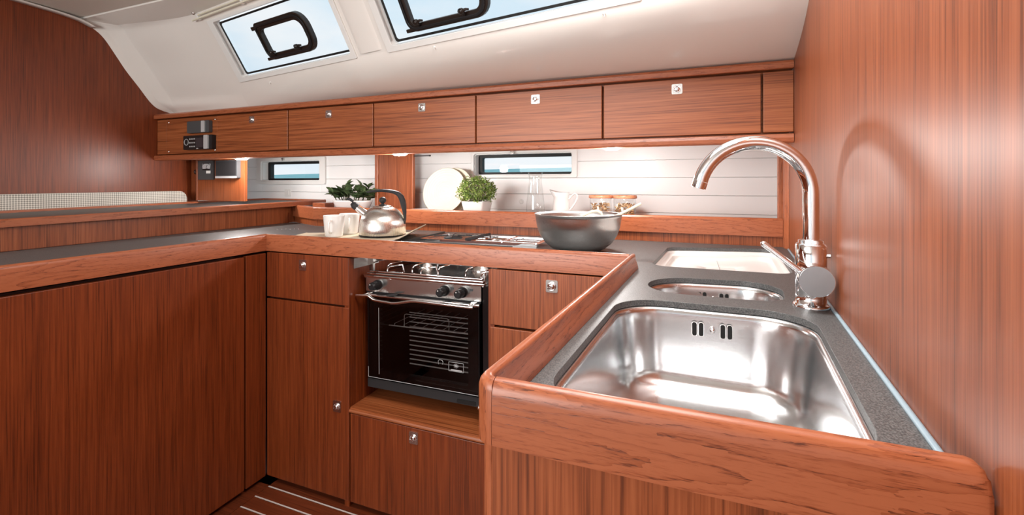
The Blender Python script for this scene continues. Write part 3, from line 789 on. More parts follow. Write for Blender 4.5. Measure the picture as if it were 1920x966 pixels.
mb = MB(); mb.tube([(wallx(y)-.003, y, ZC+.0015) for y in (.435, .8, 1.2, 1.6, 1.875)], .0035, 6); part('sealant_bead', mb, SILI, wt)
# small vent slots near the inside corner
mb = MB()
for k in range(6):
    mb.cyl((-1.985+.016*k, 1.735+.020*k*0+.012*k, ZC), (-1.985+.016*k, 1.735+.012*k, ZC+.002), .0045, 8)
part('vent_dot', mb, CHRS, wt, stuff=True)

# =================================================================== SINKS
def basin(name, loc, pts, radii, depth, mat, label, draft=.012, fr=.035, lip=.010, drain=True, ovf=None):
    t = thing(name, loc, label, 'sink')
    zt = ZC-.0127; R = []
    ring = lambda d, z, k=1: [(x, y, z) for x, y in rpoly(inset(pts, d), [max(.02, r-d*.6)*k for r in radii], 10)]
    mb = MB(); R = [ring(-.016, zt-.004), ring(-.016, zt), ring(.001, zt), ring(.003, zt-.0008), ring(.006, zt-.004), ring(.0075, zt-.010)]
    d1 = .0075+draft; zb = zt-depth
    for k in range(1, 6):
        R.append(ring(.0075+draft*k/6, zt-.010-(depth-.010-fr)*k/6))
    for k in range(0, 9):
        a = PI/2*k/8; R.append(ring(d1+fr*(1-math.cos(a)), zb+fr*(1-math.sin(a))))
    cx_ = sum(p[0] for p in pts)/4; cy_ = sum(p[1] for p in pts)/4
    last = R[-1]
    for f in (.6, .3):
        R.append([(cx_+(x-cx_)*f, cy_+(y-cy_)*f, z-.003*(1-f)) for x, y, z in last])
    mb.rings(R, (False, True), True)
    o = part('bowl', mb, mat, t)
    m = o.modifiers.new('thick', 'SOLIDIFY'); m.thickness = .0012; m.offset = -1
    if drain:
        mb = MB(); mb.lathe([(.045, zb-.001), (.043, zb+.0015), (.036, zb+.001), (.032, zb-.002), (1e-4, zb-.003)], (cx_, cy_, 0), 28, (False, False)); part('drain', mb, CHR, t)
    if ovf:
        ox, oy, oz, sc = ovf
        for dx in (-.032, -.020, .018, .030):
            mb = fprism(ox+(dx-.0042)*sc, ox+(dx+.0042)*sc, oz-.013*sc, oz+.013*sc, oy-.0012, oy+.002, .004*sc, n=4); s_ = part('overflow_slot', mb, RUB, t)
            mb = fprism(ox+(dx-.0052)*sc, ox+(dx+.0052)*sc, oz-.014*sc, oz+.014*sc, oy-.0007, oy+.002, .005*sc, n=4); part('slot_rim', mb, CHRS, s_)
        mb = MB(); mb.sphere((ox, oy-.001, oz), .0048*sc, 12, 8); part('overflow_screw', mb, CHR, t)
    return t
basin('large_sink', (.02, .72, .70), S1, [.075, .075, .085, .085], .150, STEELX, 'large deep stainless sink bowl nearest the camera', ovf=(.039, .9478, .868, 1))
basin('small_sink', (.05, 1.13, .75), S2, [.08, .06, .08, .10], .125, STEELX, 'narrow stainless half bowl between the large sink and white basin', fr=.03, ovf=(.052, 1.2165, .868, 1))
t = basin('white_basin', (.09, 1.6, .80), S3, [.045]*4, .030, WPL, 'shallow white basin insert with centre seam beside the back ledge', fr=.015, drain=False)
part('lid_seam', MB().box(.088, .0885, 1.40, 1.80, ZC-.0427, ZC-.0417), GREY, t)

# =================================================================== TAP
fx, fy = .216, 1.026
ft = thing('mixer_tap', (fx, fy, ZC), 'tall chrome swan-neck mixer tap beside the right wall', 'tap')
mb = MB(); mb.lathe([(.031, 0), (.031, .004), (.028, .007), (.026, .008), (.0255, .030), (.0262, .031), (.0262, .118), (.0235, .122), (.021, .123), (.021, .128), (.0155, .130)], (fx, fy, ZC+.0002), 40); part('body', mb, CHR, ft)
sd = Vector((-1, -.10, 0)).normalized(); r_ = .1005; zc_ = 1.130
path = [Vector((fx, fy, 1.035)), Vector((fx, fy, 1.08)), Vector((fx, fy, 1.115))]
for k in range(0, 29):
    a = math.radians(166)*k/28; path.append(Vector((fx, fy, zc_))+sd*r_*(1-math.cos(a))+Vector((0, 0, r_*math.sin(a))))
end = path[-1]; dr = (path[-1]-path[-2]).normalized()
mb = MB(); mb.tube(path, .0142, 24); part('spout', mb, CHR, ft)
mb = MB(); mb.cyl(end+dr*.0006, end+dr*.014, .0147, 24, .0143); mb.cyl(end+dr*.014, end+dr*.015, .011, 24); part('aerator', mb, CHR, ft)
ax = Vector((-.12, -1, 0)).normalized(); c0 = Vector((fx+.004, fy, .972))
mb = MB(); mb.cyl(c0+ax*.020, c0+ax*.030, .0255, 40, .0275); mb.cyl(c0+ax*.030, c0+ax*.060, .0285, 40); part('lever_hub', mb, CHR, ft)
mb = MB(); mb.cyl(c0+ax*.0602, c0+ax*.0615, .0272, 40); part('hub_cap', mb, DSTEEL, ft)
l0 = c0+ax*.045+Vector((-.022, 0, .012)); l1 = l0+Vector((-.062, .006, .050))
mb = MB(); mb.tube([l0, l0.lerp(l1, .5), l1], [.0052, .0055, .006], 16); mb.sphere(tuple(l1), .0058, 14, 8); part('lever', mb, CHR, ft)
mb = MB(); mb.cyl((fx+.025, fy-.004, 1.012), (fx+.031, fy-.006, 1.012), .004, 12); part('set_screw', mb, CHR, ft)

# =================================================================== BASE CABINETS
# left run
t = thing('side_cabinet', (-1.8, .3, 0), 'long wooden cabinet front under the worktop on the left', 'cabinet')
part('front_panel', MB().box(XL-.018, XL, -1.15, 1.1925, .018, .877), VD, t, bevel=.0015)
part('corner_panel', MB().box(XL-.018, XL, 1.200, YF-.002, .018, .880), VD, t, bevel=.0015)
part('carcass', MB().box(-2.18, XL-.03, -1.18, 1.9, -.011, .8815), DARK, t)
# cabinet left of the oven
CF = 'built-in wooden cabinets below the worktop'
t = thing('base_cabinet', (-1.33, 1.4, 0), 'wooden cabinet left of the oven with drawer above tall door', 'cabinet', None)
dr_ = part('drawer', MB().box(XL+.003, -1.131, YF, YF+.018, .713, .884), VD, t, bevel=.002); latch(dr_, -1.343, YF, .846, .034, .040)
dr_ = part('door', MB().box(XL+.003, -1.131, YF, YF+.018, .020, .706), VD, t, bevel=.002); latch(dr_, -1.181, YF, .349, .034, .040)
part('carcass', MB().box(XL-.0, -1.150, YF+.024, 1.92, -.011, .8815), DARK, t)
part('side_panel', MB().box(-1.1495, -1.1285, YF+.002, 1.92, .0, .8815), VD, t)
# plinth under the oven
t = thing('plinth_cabinet', (-.86, 1.4, 0), 'low wooden cabinet under the oven with a single drawer front', 'cabinet')
dr_ = part('drawer', MB().box(-1.124, -.586, YF, YF+.018, .020, .334), VD, t, bevel=.002); latch(dr_, -.858, YF, .302, .034, .040)
mb = extr([(0, .338), (.0, .342), (.003, .347), (.008, .349), (.008, .353), (.60, .353), (.60, .338)], [(-1.128, YF-.002), (-.586, YF-.002)], smooth=False)
part('shelf', mb, VX, t)
part('carcass', MB().box(-1.126, -.588, YF+.024, 1.90, -.011, .336), DARK, t)
part('back_panel', MB().box(-1.1285, -.588, 1.895, 1.91, .354, .8815), VD, t)
# drawers right of the oven
t = thing('drawer_cabinet', (-.38, 1.4, 0), 'wooden drawer unit right of the oven, behind the sink peninsula', 'cabinet')
part('side_panel', MB().box(-.586, -.566, YF+.002, 1.92, .0, .8815), VD, t)
z_ = [.884, .7115, .7045, .36, .353, .02]
for a, b in ((.7115, .884), (.365, .7045), (.02, .358)):
    dr_ = part('drawer', MB().box(-.580, -.172, YF, YF+.018, a, b), VZ, t, bevel=.002); latch(dr_, -.380, YF, b-.037, .036, .036)
part('carcass', MB().box(-.565, -.20, YF+.024, 1.92, -.011, .8815), DARK, t)
# peninsula
t = thing('sink_cabinet', (0, .8, 0), 'wooden sink cabinet end panel in the near right foreground', 'cabinet')
x_l = px(.43)+.004
part('end_panel', MB().box(x_l+.012, wallx(.428)-.002, .428, .446, .0, .888), VZ, t)
mb = MB(); R = []
cpts = [(x_l+.012+.014*math.cos(a), .442+.014*math.sin(a)) for a in [PI+PI/2*k/8 for k in range(9)]]
poly = cpts+[(x_l+.012, .446), (x_l-.002, .446)]
mb.rings([[(x, y, 0) for x, y in poly], [(x, y, .888) for x, y in poly]], (True, True), True); part('corner_post', mb, SZ, t)
mb = MB(); a0, a1 = .4465, YF-.006
vs = [(px(a0)+.004, a0, 0), (px(a0)+.022, a0, 0), (px(a1)+.022, a1, 0), (px(a1)+.004, a1, 0)]
mb.add(vs+[(x, y, .8815) for x, y, z in vs], [(3,2,1,0),(4,5,6,7),(0,1,5,4),(1,2,6,5),(2,3,7,6),(3,0,4,7)]); part('side_panel', mb, VZ, t)

# =================================================================== BAR COUNTER
t = thing('bar_counter', (-2.5, .9, .91), 'raised bar counter with dark top behind the left worktop', 'counter')
bx = lambda y: -2.2205-.0335*(y-.81)
def tilt(me):
    for v in me.vertices: v.co.z += .0128*(v.co.y-.8)
    return me
rs_ = part('riser_panel', MB().prism([(bx(-1.2), -1.2), (bx(2.15), 2.15), (bx(2.15)-.018, 2.15), (bx(-1.2)-.018, -1.2)], ZC+.001, .996), VZ, t)
for v in rs_.data.vertices:
    if v.co.z > .95: v.co.z += .0128*(v.co.y-.8)
tp = part('top', MB().prism([(-2.216, -1.2), (-2.216, 2.278), (-2.775, 2.318), (-2.81, 1.80), (-2.81, -1.2)], .998, 1.016), LAMD, t); tilt(tp.data)
bp_ = [(0, .998), (0, 1.021), (.003, 1.0255), (.009, 1.027), (.015, 1.0255), (.0175, 1.018), (.0175, .998)]
def bfid(a, b, mat, pr): o = part('fiddle_rail', extr(pr, [a, b], smooth=False), mat, t); tilt(o.data)
bfid((-2.2, -1.2), (-2.2, 2.294), SY, bp_)
bfid((-2.2005, 2.2945), (-2.79, 2.336), SX, bp_)
bq_ = [(0, .998), (0, 1.0255), (.006, 1.027), (.012, 1.0255), (.012, .998)]
bfid((-2.7885, 2.318), (-2.822, 1.80), SY, [(o_, z_) for o_, z_ in bq_]); bfid((-2.822, 1.80), (-2.822, -1.2), SY, bq_)
for nm_, (xa, ya), (xb, yb) in (('front_lining', (-2.262, -1.2), (-2.262, 2.06)), ('back_panel', (-2.815, -1.2), (-2.815, 1.80)), ('side_panel', (-2.222, 2.065), (-2.222, 2.29))):
    part(nm_, MB().box(xa-.012, xa, ya, yb, .0 if nm_ != 'side_panel' else .985, .975 if nm_ != 'side_panel' else 1.01), VD, t)

# =================================================================== SALOON SEAT BACK
mb = MB(); Mc = Matrix(((0,0,1,XB+.004),(1,0,0,0),(0,1,0,0),(0,0,0,1)))
pl = rpoly([(-1.6, .55), (1.835, .55), (1.835, 1.104), (-1.6, 1.090)], [.02, .03, .045, .03], 8)
mb.prism(pl, .0, .085, Mc)
solo('seat_backrest', mb, CUSH, (-2.88, .2, .6), 'off-white woven seat backrest against the left wooden bulkhead', 'cushion', bevel=.02, seg=4)
# =================================================================== OVEN
ov = thing('gimballed_oven', (-.868, 1.40, .36), 'black and stainless gimballed oven with glass door in its wooden niche', 'oven')
OY = 1.360
body = MB()
x0, x1 = -1.110, -.614
body.box(x0, x0+.014, OY+.004, 1.80, .405, .812).box(x1-.022, x1, OY-.004, 1.80, .405, .812)
body.box(x0+.014, x1-.022, 1.77, 1.80, .405, .812).box(x0+.014, x1-.022, OY+.03, 1.77, .405, .440).box(x0+.014, x1-.022, OY+.02, 1.77, .752, .805)
part('housing', body, ENAM, ov, bevel=.002)
part('plinth_grille', fprism(x0+.004, x1-.03, .404, .436, OY, OY+.03, .003), BLKM, ov, bevel=.002)
part('vent_notch', fprism(-.735, -.665, .408, .420, OY-.002, OY+.004, .002), RUB, ov)
part('foot_screw', MB().lathe([(.008, 0), (.008, .004), (1e-4, .006)], (0, 0, 0), 12, (True, False), Matrix.Translation((-.652, OY, .404)) @ Matrix.Rotation(PI/2, 4, 'X')), CHRS, ov)
# fascia
part('fascia', fprism(x0+.002, x1-.026, .757, .806, OY-.004, OY+.02, .003), CHRS, ov, bevel=.001)
part('lower_strip', fprism(x0+.004, x1-.028, .748, .7555, OY-.003, OY+.01, .001), BLK, ov)
for kx in (-1.054, -.777, -.708):
    mb = MB(); Mk = Matrix.Translation((kx, OY-.004, .783)) @ Matrix.Rotation(PI/2, 4, 'X')
    mb.lathe([(.018, 0), (.018, .008), (.0155, .010), (.0150, .012)], (0, 0, 0), 24, (True, True), Mk)
    k_ = part('knob', mb, BLK, ov)
    mb = MB(); R = []
    for z, r in ((.012, .0150), (.016, .0152), (.034, .0148), (.038, .0135), (.040, .010)):
        R.append([tuple(Mk @ Vector(((r-(.0012 if j % 3 == 0 else 0))*math.cos(2*PI*j/36), (r-(.0012 if j % 3 == 0 else 0))*math.sin(2*PI*j/36), z))) for j in range(36)])
    mb.rings(R, (True, True), True); part('grip', mb, BLK, k_)
    mb = MB(); mb.sphere((kx-.004, OY-.0445, .790), .0022, 8, 6); part('mark', mb, WPL, k_)
for kx in (-.748, -.676):
    mb = fprism(kx-.006, kx+.006, .789, .797, OY-.0052, OY-.0035, .001); part('symbol_plate', mb, GREY, ov)
# stove top
st_ = MB()
st_.box(x0-.004, x1-.012, OY-.010, OY+.012, .807, .816).box(x0+.004, x1-.018, OY-.004, OY+.014, .816, .824).box(x0+.012, x1-.024, OY+.002, OY+.014, .824, .831)
part('front_rail', st_, CHR, ov, bevel=.002)
part('hob_tray', MB().box(x0+.006, x1-.02, OY+.012, 1.795, .806, .811), CHRS, ov)
part('rear_upstand', MB().box(x0+.006, x1-.02, 1.780, 1.795, .811, .868), CHR, ov, bevel=.002)
for bxx in (-1.00, -.75):
    mb = MB().lathe([(.045, .811), (.045, .820), (.036, .824), (.036, .832), (.030, .836), (1e-4, .837)], (bxx, 1.60, 0), 24, (True, False)); part('burner', mb, CHRS, ov)
mb = MB()
def loopbar(pts, r=.0028): mb.tube(pts, r, 8)
for gx in (-1.06, -.95, -.84, -.73, -.655):
    loopbar([(gx, 1.42, .812), (gx, 1.42, .838), (gx+.003, 1.43, .846), (gx+.012, 1.55, .846), (gx+.012, 1.74, .846), (gx+.012, 1.75, .84), (gx+.012, 1.75, .812)])
loopbar([(-1.07, 1.50, .846), (-.645, 1.50, .846)]); loopbar([(-1.07, 1.66, .846), (-.645, 1.66, .846)])
part('pan_grid', mb, CHR, ov)
for (a, b) in (((-1.045, 1.40, .812), .03), ((-.90, 1.40, .812), .03), ((-.66, 1.40, .812), .03)):
    mb = MB(); mb.tube([a, (a[0], a[1], a[2]+.022), (a[0]+.004, a[1]+.01, a[2]+.030), (a[0]+.045, a[1]+.03, a[2]+.034), (a[0]+.05, a[1]+.032, a[2]+.006)], .0032, 8); part('pan_clamp', mb, CHR, ov)
# gimbal bracket on the niche side
mb = MB(); mb.prism([(-1.1265, 1.31), (-1.1265, 1.45), (-1.1235, 1.45), (-1.1235, 1.31)], .845, .881)
mb.box(-1.1235, -1.112, 1.40, 1.412, .82, .881).tube([(-1.118, 1.406, .85), (-1.09, 1.406, .862), (-1.06, 1.41, .866)], .003, 8)
part('gimbal_bracket', mb, CHRS, ov)
# door
dx0, dx1, dz0, dz1 = x0+.010, x1-.034, .442, .744
Mx2 = Mx
fr_ = slab(rpoly([(dx0, dz0), (dx1, dz0), (dx1, dz1), (dx0, dz1)], .004, 3), [rpoly([(-1.048, .470), (-.690, .470), (-.690, .712), (-1.048, .712)], .006, 3)], OY-.004, OY+.014, Mx2, .001)
dr_ = part('door', None, ENAM, ov, me=fr_)
part('door_glass', MB().box(dx0+.004, dx1-.004, OY-.0065, OY-.0045, dz0+.004, dz1-.006), OVG, dr_)
mb = MB()
for a, b in (((dx0+.003, dz0+.003), (dx0+.003, dz0+.04)), ((dx0+.003, dz0+.003), (dx1-.004, dz0+.003)), ((dx0+.05, .46), (dx0+.05, .70))):
    mb.tube([(a[0], OY-.007, a[1]), (b[0], OY-.007, b[1])], .0009, 5)
part('edge_trim', mb, SILV, dr_)
cav = MB().box(-1.062, -1.056, OY+.015, 1.72, .445, .735).box(-.680, -.674, OY+.015, 1.72, .445, .735).box(-1.056, -.680, 1.72, 1.726, .445, .735)
part('oven_cavity', cav, ENAM, ov)
mb = MB()
for k in range(12):
    z = .470+k*.0175; mb.box(-.985, -.682, 1.45, 1.453, z, z+.0035)
part('glass_reflection_rib', mb, SILV, ov, stuff=True)  # slats stand in for striped reflections in the door glass
mb = MB(); mb.tube([(-1.055, 1.42, .6175), (-.690, 1.42, .6215)], .0022, 8)
for k in range(9): mb.tube([(-1.03+k*.042, 1.42, .619), (-1.03+k*.042, 1.42, .6262), (-1.03+k*.042, 1.70, .6262)], .0013, 6)
mb.tube([(-1.055, 1.70, .6175), (-.690, 1.70, .6215)], .0022, 8)
part('wire_rack', mb, SILV, ov)
mb = MB(); mb.tube([(-.985, 1.418, .620), (-.985, 1.418, .660), (-.982, 1.418, .6655), (-.976, 1.418, .667), (-.806, 1.418, .667), (-.800, 1.418, .6655), (-.797, 1.418, .660), (-.797, 1.418, .620)], .0014, 8); part('rack_handle', mb, SILV, ov)
# glass sticker
mb = MB()
lx0, lx1, lz0, lz1, ly = -.762, -.706, .514, .544, OY-.0075
for a, b in (((lx0, lz0), (lx1, lz0)), ((lx1, lz0), (lx1, lz1)), ((lx1, lz1), (lx0, lz1)), ((lx0, lz1), (lx0, lz0))): mb.tube([(a[0], ly, a[1]), (b[0], ly, b[1])], .0007, 5)
for k in range(5):
    a = PI*k/5; mb.tube([(-.734-.010*math.cos(a), ly, .533-.008*math.sin(a)), (-.734+.010*math.cos(a), ly, .533+.008*math.sin(a))], .0006, 5)
mb.box(lx0+.008, lx1-.006, ly-.0003, ly+.0006, lz0+.002, lz0+.006)
mb.tube([(-.801, ly, .530), (-.803, ly, .541), (-.798, ly, .546), (-.788, ly, .545), (-.784, ly, .540), (-.787, ly, .531)], .0008, 5)
part('glass_sticker', mb, SILV, ov, label='small silver sticker with star emblem on the glass')
# handles
mb = MB(); mb.tube([(-1.098, OY-.018, .747), (-.640, OY-.018, .747)], .0052, 12); part('towel_bar', mb, CHR, ov)
pts = [(-1.118, 1.315, .7485), (-1.070, 1.315, .7515), (-1.060, 1.315, .7490), (-1.045, 1.315, .7400), (-1.030, 1.315, .7375), (-.965, 1.315, .7335), (-.943, 1.315, .7355), (-.885, 1.315, .7475), (-.865, 1.315, .7490), (-.650, 1.315, .7465)]
mb = MB(); mb.tube(pts, .0050, 12); part('handle', mb, CHR, ov)
for hx in (-1.085, -.662):
    mb = MB(); mb.cyl((hx, 1.317, .7500), (hx, OY-.003, .7480), .006, 12); mb.box(hx-.010, hx+.010, OY-.022, OY-.002, .741, .755); part('handle_mount', mb, CHR, ov, bevel=.002)
mb = MB(); mb.tube([(-1.00, OY-.026, .752), (-.985, OY-.028, .7545), (-.955, OY-.024, .760)], [.002, .005, .002], 8); part('door_catch', mb, BLKM, ov)
ov.rotation_euler = (0, math.radians(-.5), 0)

# =================================================================== HOB INSERT, BOARD AND TRAY
hb = thing('hob_insert', (-.79, 1.73, ZC), 'chrome framed shallow hob insert in the worktop between board and mixing bowl', 'hob')
mb = MB(); hx0, hx1, hy0, hy1 = -1.045, -.530, 1.610, 1.835
fr_ = slab(rpoly([(hx0, hy0), (hx1, hy0), (hx1, hy1), (hx0, hy1)], .006, 3), [rpoly([(hx0+.012, hy0+.012), (-.842, hy0+.012), (-.842, hy1-.012), (hx0+.012, hy1-.012)], .006, 3), rpoly([(-.818, hy0+.012), (hx1-.014, hy0+.012), (hx1-.014, hy1-.012), (-.818, hy1-.012)], .006, 3)], ZC+.0005, ZC+.010)
part('frame', None, CHR, hb, me=fr_)
part('left_pan', MB().box(hx0+.012, -.842, hy0+.012, hy1-.012, ZC+.0005, ZC+.003), CHRS, hb)
part('right_pan', MB().box(-.818, hx1-.014, hy0+.012, hy1-.012, ZC+.0005, ZC+.003), CHR, hb)
mb = MB().lathe([(.040, .003), (.040, .007), (.03, .008), (.03, .011), (1e-4, .0115)], (-.955, 1.73, ZC), 24, (True, False)); part('burner', mb, BLKM, hb)
mb = MB().lathe([(.036, .003), (.036, .006), (.028, .007), (.028, .010), (1e-4, .0105)], (-.735, 1.73, ZC), 24, (True, False)); part('burner', mb, CHRS, hb)
mb = MB()
for k in range(4):
    a = k*PI/2+.4; mb.tube([(-.955+.09*math.cos(a)*.9, 1.73+.085*math.sin(a), ZC+.012), (-.955+.02*math.cos(a), 1.73+.02*math.sin(a), ZC+.013)], .0025, 6)
mb.tube([(-.835, hy0+.01, ZC+.014), (-.825, hy1-.01, ZC+.014)], .006, 8)
part('pan_support', mb, BLKM, hb)
mb = MB()
for xx in (-.685, -.545): mb.tube([(xx, hy0+.02, ZC+.010), (xx, hy1-.02, ZC+.010)], .003, 6)
mb.tube([(-.80, hy0+.03, ZC+.010), (-.545, hy0+.03, ZC+.010)], .003, 6); mb.tube([(-.80, hy1-.03, ZC+.010), (-.545, hy1-.03, ZC+.010)], .003, 6)
part('pan_support', mb, CHR, hb)
bd = MB(); bd.prism([(-1.40, 1.34), (-1.045, 1.36), (-1.075, 1.870), (-1.40, 1.86)], ZC+.0006, ZC+.0125)
solo('hob_cover', bd, LAMD, (-1.2, 1.6, ZC), 'dark grey hob cover board lying partly under the beige tray', 'board', bevel=.002)
# tray with turned-up ends
TZ = ZC+.0130
th = .0045
Rv = Vector((.9304, .3665)); Fv = Vector((-.3665, .9304)); BR = Vector((-1.100, 1.745)); rows = []
for (l, dz, ins) in [(.525, .003, .022), (.521, .001, .012), (.512, 0, .004), (.50, 0, 0), (.10, 0, 0), (.075, .003, 0), (.055, .009, 0), (.03, .022, 0), (.0, .040, .002)]:
    p = BR-Rv*l; a_ = p-Fv*ins; b_ = p-Fv*(.26-ins)
    rows.append([(b_.x, b_.y, TZ+dz), (a_.x, a_.y, TZ+dz), (a_.x, a_.y, TZ+dz+th), (b_.x, b_.y, TZ+dz+th)])
mb = MB().rings(rows, (True, True), False)
tr_ = solo('serving_tray', mb, BAMB, (-1.4, 1.6, ZC+.02), 'beige serving tray with turned-up end under cups and kettle', 'tray', bevel=.0015)
for p in tr_.data.polygons: p.use_smooth = False

# =================================================================== KETTLE
kx, ky, kz = -1.205, 1.575, TZ+th+.0003
kt = thing('kettle', (kx, ky, kz), 'stainless whistling kettle with black handle on the beige tray', 'kettle')
mb = MB().lathe([(.085, 0), (.092, .002), (.0945, .010), (.0955, .024), (.0945, .044), (.0910, .064), (.0840, .083), (.0735, .099), (.060, .1105), (.048, .1175), (.040, .1205), (.038, .121)], (kx, ky, kz), 56, (True, False)); part('body', mb, KSTEEL, kt)
mb = MB().lathe([(.088, .0005), (.0935, .0015), (.0958, .005), (.0955, .0065)], (kx, ky, kz), 48, (False, False)); part('base_ring', mb, BLK, kt)
mb = MB().lathe([(.041, .1200), (.0395, .1235), (.030, .1265), (.015, .1285), (1e-4, .129)], (kx, ky, kz), 40, (True, False)); ld = part('lid', mb, KSTEEL, kt)
mb = MB().lathe([(.016, .1275), (.015, .131), (.006, .1325), (.006, .137), (.010, .139), (.0140, .145), (.0150, .151), (.0130, .157), (.007, .162), (1e-4, .163)], (kx, ky, kz), 24, (True, False)); part('lid_knob', mb, BLKM, ld)
hd = Vector((.93, .366, 0)).normalized(); up = Vector((0, 0, 1)); K = Vector((kx, ky, kz))
mb = MB(); P0 = K-hd*.062+up*.082; P1 = K-hd*.114+up*.124
mb.cyl(P0, P1, .0190, 28, .0130); part('spout', mb, CHR, kt)
dsp = (P1-P0).normalized()
mb = MB(); mb.cyl(P1-dsp*.010, P1+dsp*.008, .0150, 24, .0155); mb.cyl(P1+dsp*.008, P1+dsp*.020, .0155, 24, .009)
mb.tube([P1+dsp*.014+up*.012, P1+dsp*.034+up*.010, P1+dsp*.046+up*.002], [.006, .0065, .004], 10); part('whistle', mb, BLKM, kt)
# handle: arched band
pts = [(.092, .050), (.094, .075), (.092, .100), (.088, .125), (.084, .145), (.078, .162), (.066, .176), (.048, .184), (.025, .188), (.0, .190), (-.030, .189), (-.052, .186), (-.066, .183)]
wid = [.010, .012, .013, .014, .015, .0155, .015, .014, .013, .012, .011, .010, .006]
thk = [.003, .005, .008, .011, .0125, .012, .010, .008, .007, .006, .0055, .005, .003]
side_ = up.cross(hd); R = []
for i, (a, b) in enumerate(pts):
    p = K+hd*a+up*b
    q0 = Vector(pts[max(0, i-1)]); q1 = Vector(pts[min(len(pts)-1, i+1)]); tg = (hd*(q1.x-q0.x)+up*(q1.y-q0.y)).normalized(); nn = tg.cross(side_)
    R.append([tuple(p+side_*wid[i]*math.cos(2*PI*j/14)+nn*thk[i]*math.sin(2*PI*j/14)) for j in range(14)])
mb = MB().rings(R, (True, True), True); part('handle', mb, BLKM, kt)

# =================================================================== CUPS
def cup(x, y, ang, label):
    z0 = TZ+th+.0003
    t = thing('cup', (x, y, z0), label, 'cup', 'white cups beside the kettle')
    mb = MB().lathe([(.030, 0), (.033, .001), (.0345, .006), (.0385, .040), (.0425, .084), (.0428, .088), (.0415, .0885), (.0405, .086), (.036, .040), (.032, .010), (1e-4, .008)], (x, y, z0), 36, (True, False))
    part('body', mb, CER, t)
    d = Vector((math.cos(ang), math.sin(ang), 0)); P = Vector((x, y, z0))
    mb = MB(); mb.tube([P+d*.036+up*.020, P+d*.050+up*.022, P+d*.060+up*.030, P+d*.064+up*.045, P+d*.062+up*.060, P+d*.052+up*.069, P+d*.040+up*.070], .0042, 10); part('handle', mb, CER, t)
cup(-1.372, 1.475, -1.15, 'white cup standing on tray corner, left and in front of the other cup')
cup(-1.388, 1.585, -.9, 'white cup partly hidden between front cup and kettle spout')

# =================================================================== MIXING BOWL + SPOON
bx_, by_ = -.372, 1.585
bw = thing('mixing_bowl', (bx_, by_, ZC), 'large brushed stainless mixing bowl standing on the grey worktop', 'bowl')
mb = MB().lathe([(.060, .0005), (.075, .002), (.094, .010), (.118, .030), (.136, .058), (.146, .088), (.151, .118), (.1525, .128), (.155, .1295), (.1555, .131), (.1535, .1325), (.1505, .131), (.149, .118), (.144, .088), (.134, .059), (.116, .032), (.092, .012), (.07, .0045), (1e-4, .004)], (bx_, by_, ZC), 72, (True, False)); part('shell', mb, BSTEEL, bw)
sp = thing('wooden_spoon', (bx_+.06, by_, ZC+.06), 'pale spoon resting in the mixing bowl with handle pointing up right', 'spoon')
a = Vector((bx_-.02, by_-.035, ZC+.045)); b = Vector((bx_+.215, by_+.015, ZC+.168))
mb = MB(); mb.tube([a.lerp(b, k/5) for k in range(6)], [.0035, .004, .0045, .0048, .005, .0045], 12); part('handle', mb, CREAM, sp)
mb = MB(); Msp = Matrix.Translation(a-(b-a).normalized()*.02) @ (b-a).to_track_quat('X', 'Z').to_matrix().to_4x4() @ Matrix.Diagonal((1.5, 1, .3, 1)); mb.sphere((0, 0, 0), .022, 18, 10, 1, Msp); part('spoon_head', mb, CREAM, sp)
lad = thing('ladle', (bx_+.03, by_+.02, ZC+.1), 'cream ladle with curved handle resting on the bowl rim', 'ladle')
pts = [Vector((bx_+.02, by_-.07, ZC+.122)), Vector((bx_+.045, by_-.075, ZC+.134)), Vector((bx_+.065, by_-.08, ZC+.144)), Vector((bx_+.085, by_-.085, ZC+.147)), Vector((bx_+.098, by_-.088, ZC+.141)), Vector((bx_+.103, by_-.09, ZC+.132))]
mb = MB(); mb.tube(pts, [.003, .0045, .005, .005, .0045, .003], 10); part('handle', mb, CREAM, lad)
mb = MB(); mb.tube([pts[0], pts[0]+Vector((-.03, .02, -.02)), pts[0]+Vector((-.05, .05, -.055))], [.003, .006, .006], 10); part('scoop', mb, CREAM, lad)

# =================================================================== LEDGE ITEMS
LZ = .9823
def leafmesh(l, w):
    vs = []; fs = []; n = 5
    for i in range(n+1):
        t = i/n; ww = w*math.sin(PI*min(1, t*.92+.06))**.8; z = -.25*l*t*t
        vs += [(-ww/2, l*t, z+ww*.18), (0, l*t, z), (ww/2, l*t, z+ww*.18)]
    for i in range(n):
        for j in range(2): fs.append((i*3+j, i*3+j+1, i*3+j+4, i*3+j+3))
    mb = MB().add(vs, fs, True); me = mb.mesh('leaf'); return me
# plant 1: broad dark leaves in long oval pot
p1x, p1y = -1.835, 2.12
t = thing('broadleaf_plant', (p1x, p1y, LZ), 'dark broad-leaved plant in long white pot left of the wooden post', 'plant')
R = []
for z, a_, b_ in ((0, .085, .040), (.004, .095, .046), (.060, .125, .058), (.070, .130, .060), (.070, .122, .053), (.060, .118, .050)):
    R.append([(p1x+a_*math.copysign(abs(math.cos(2*PI*j/40))**.7, math.cos(2*PI*j/40)), p1y+b_*math.copysign(abs(math.sin(2*PI*j/40))**.7, math.sin(2*PI*j/40)), LZ+z) for j in range(40)])
part('pot', MB().rings(R, (True, False), True), CER, t)
R2 = [[(p1x+(x-p1x)*f, p1y+(y-p1y)*f, LZ+.062) for x, y, z in R[-1]] for f in (1.0, .5)]; part('soil', MB().rings(R2, (False, True), False), SOIL, t)
lm = leafmesh(.040, .034); lm.materials.append(LEAF1)
mb = MB(); rnd = random.Random(3); tips = []
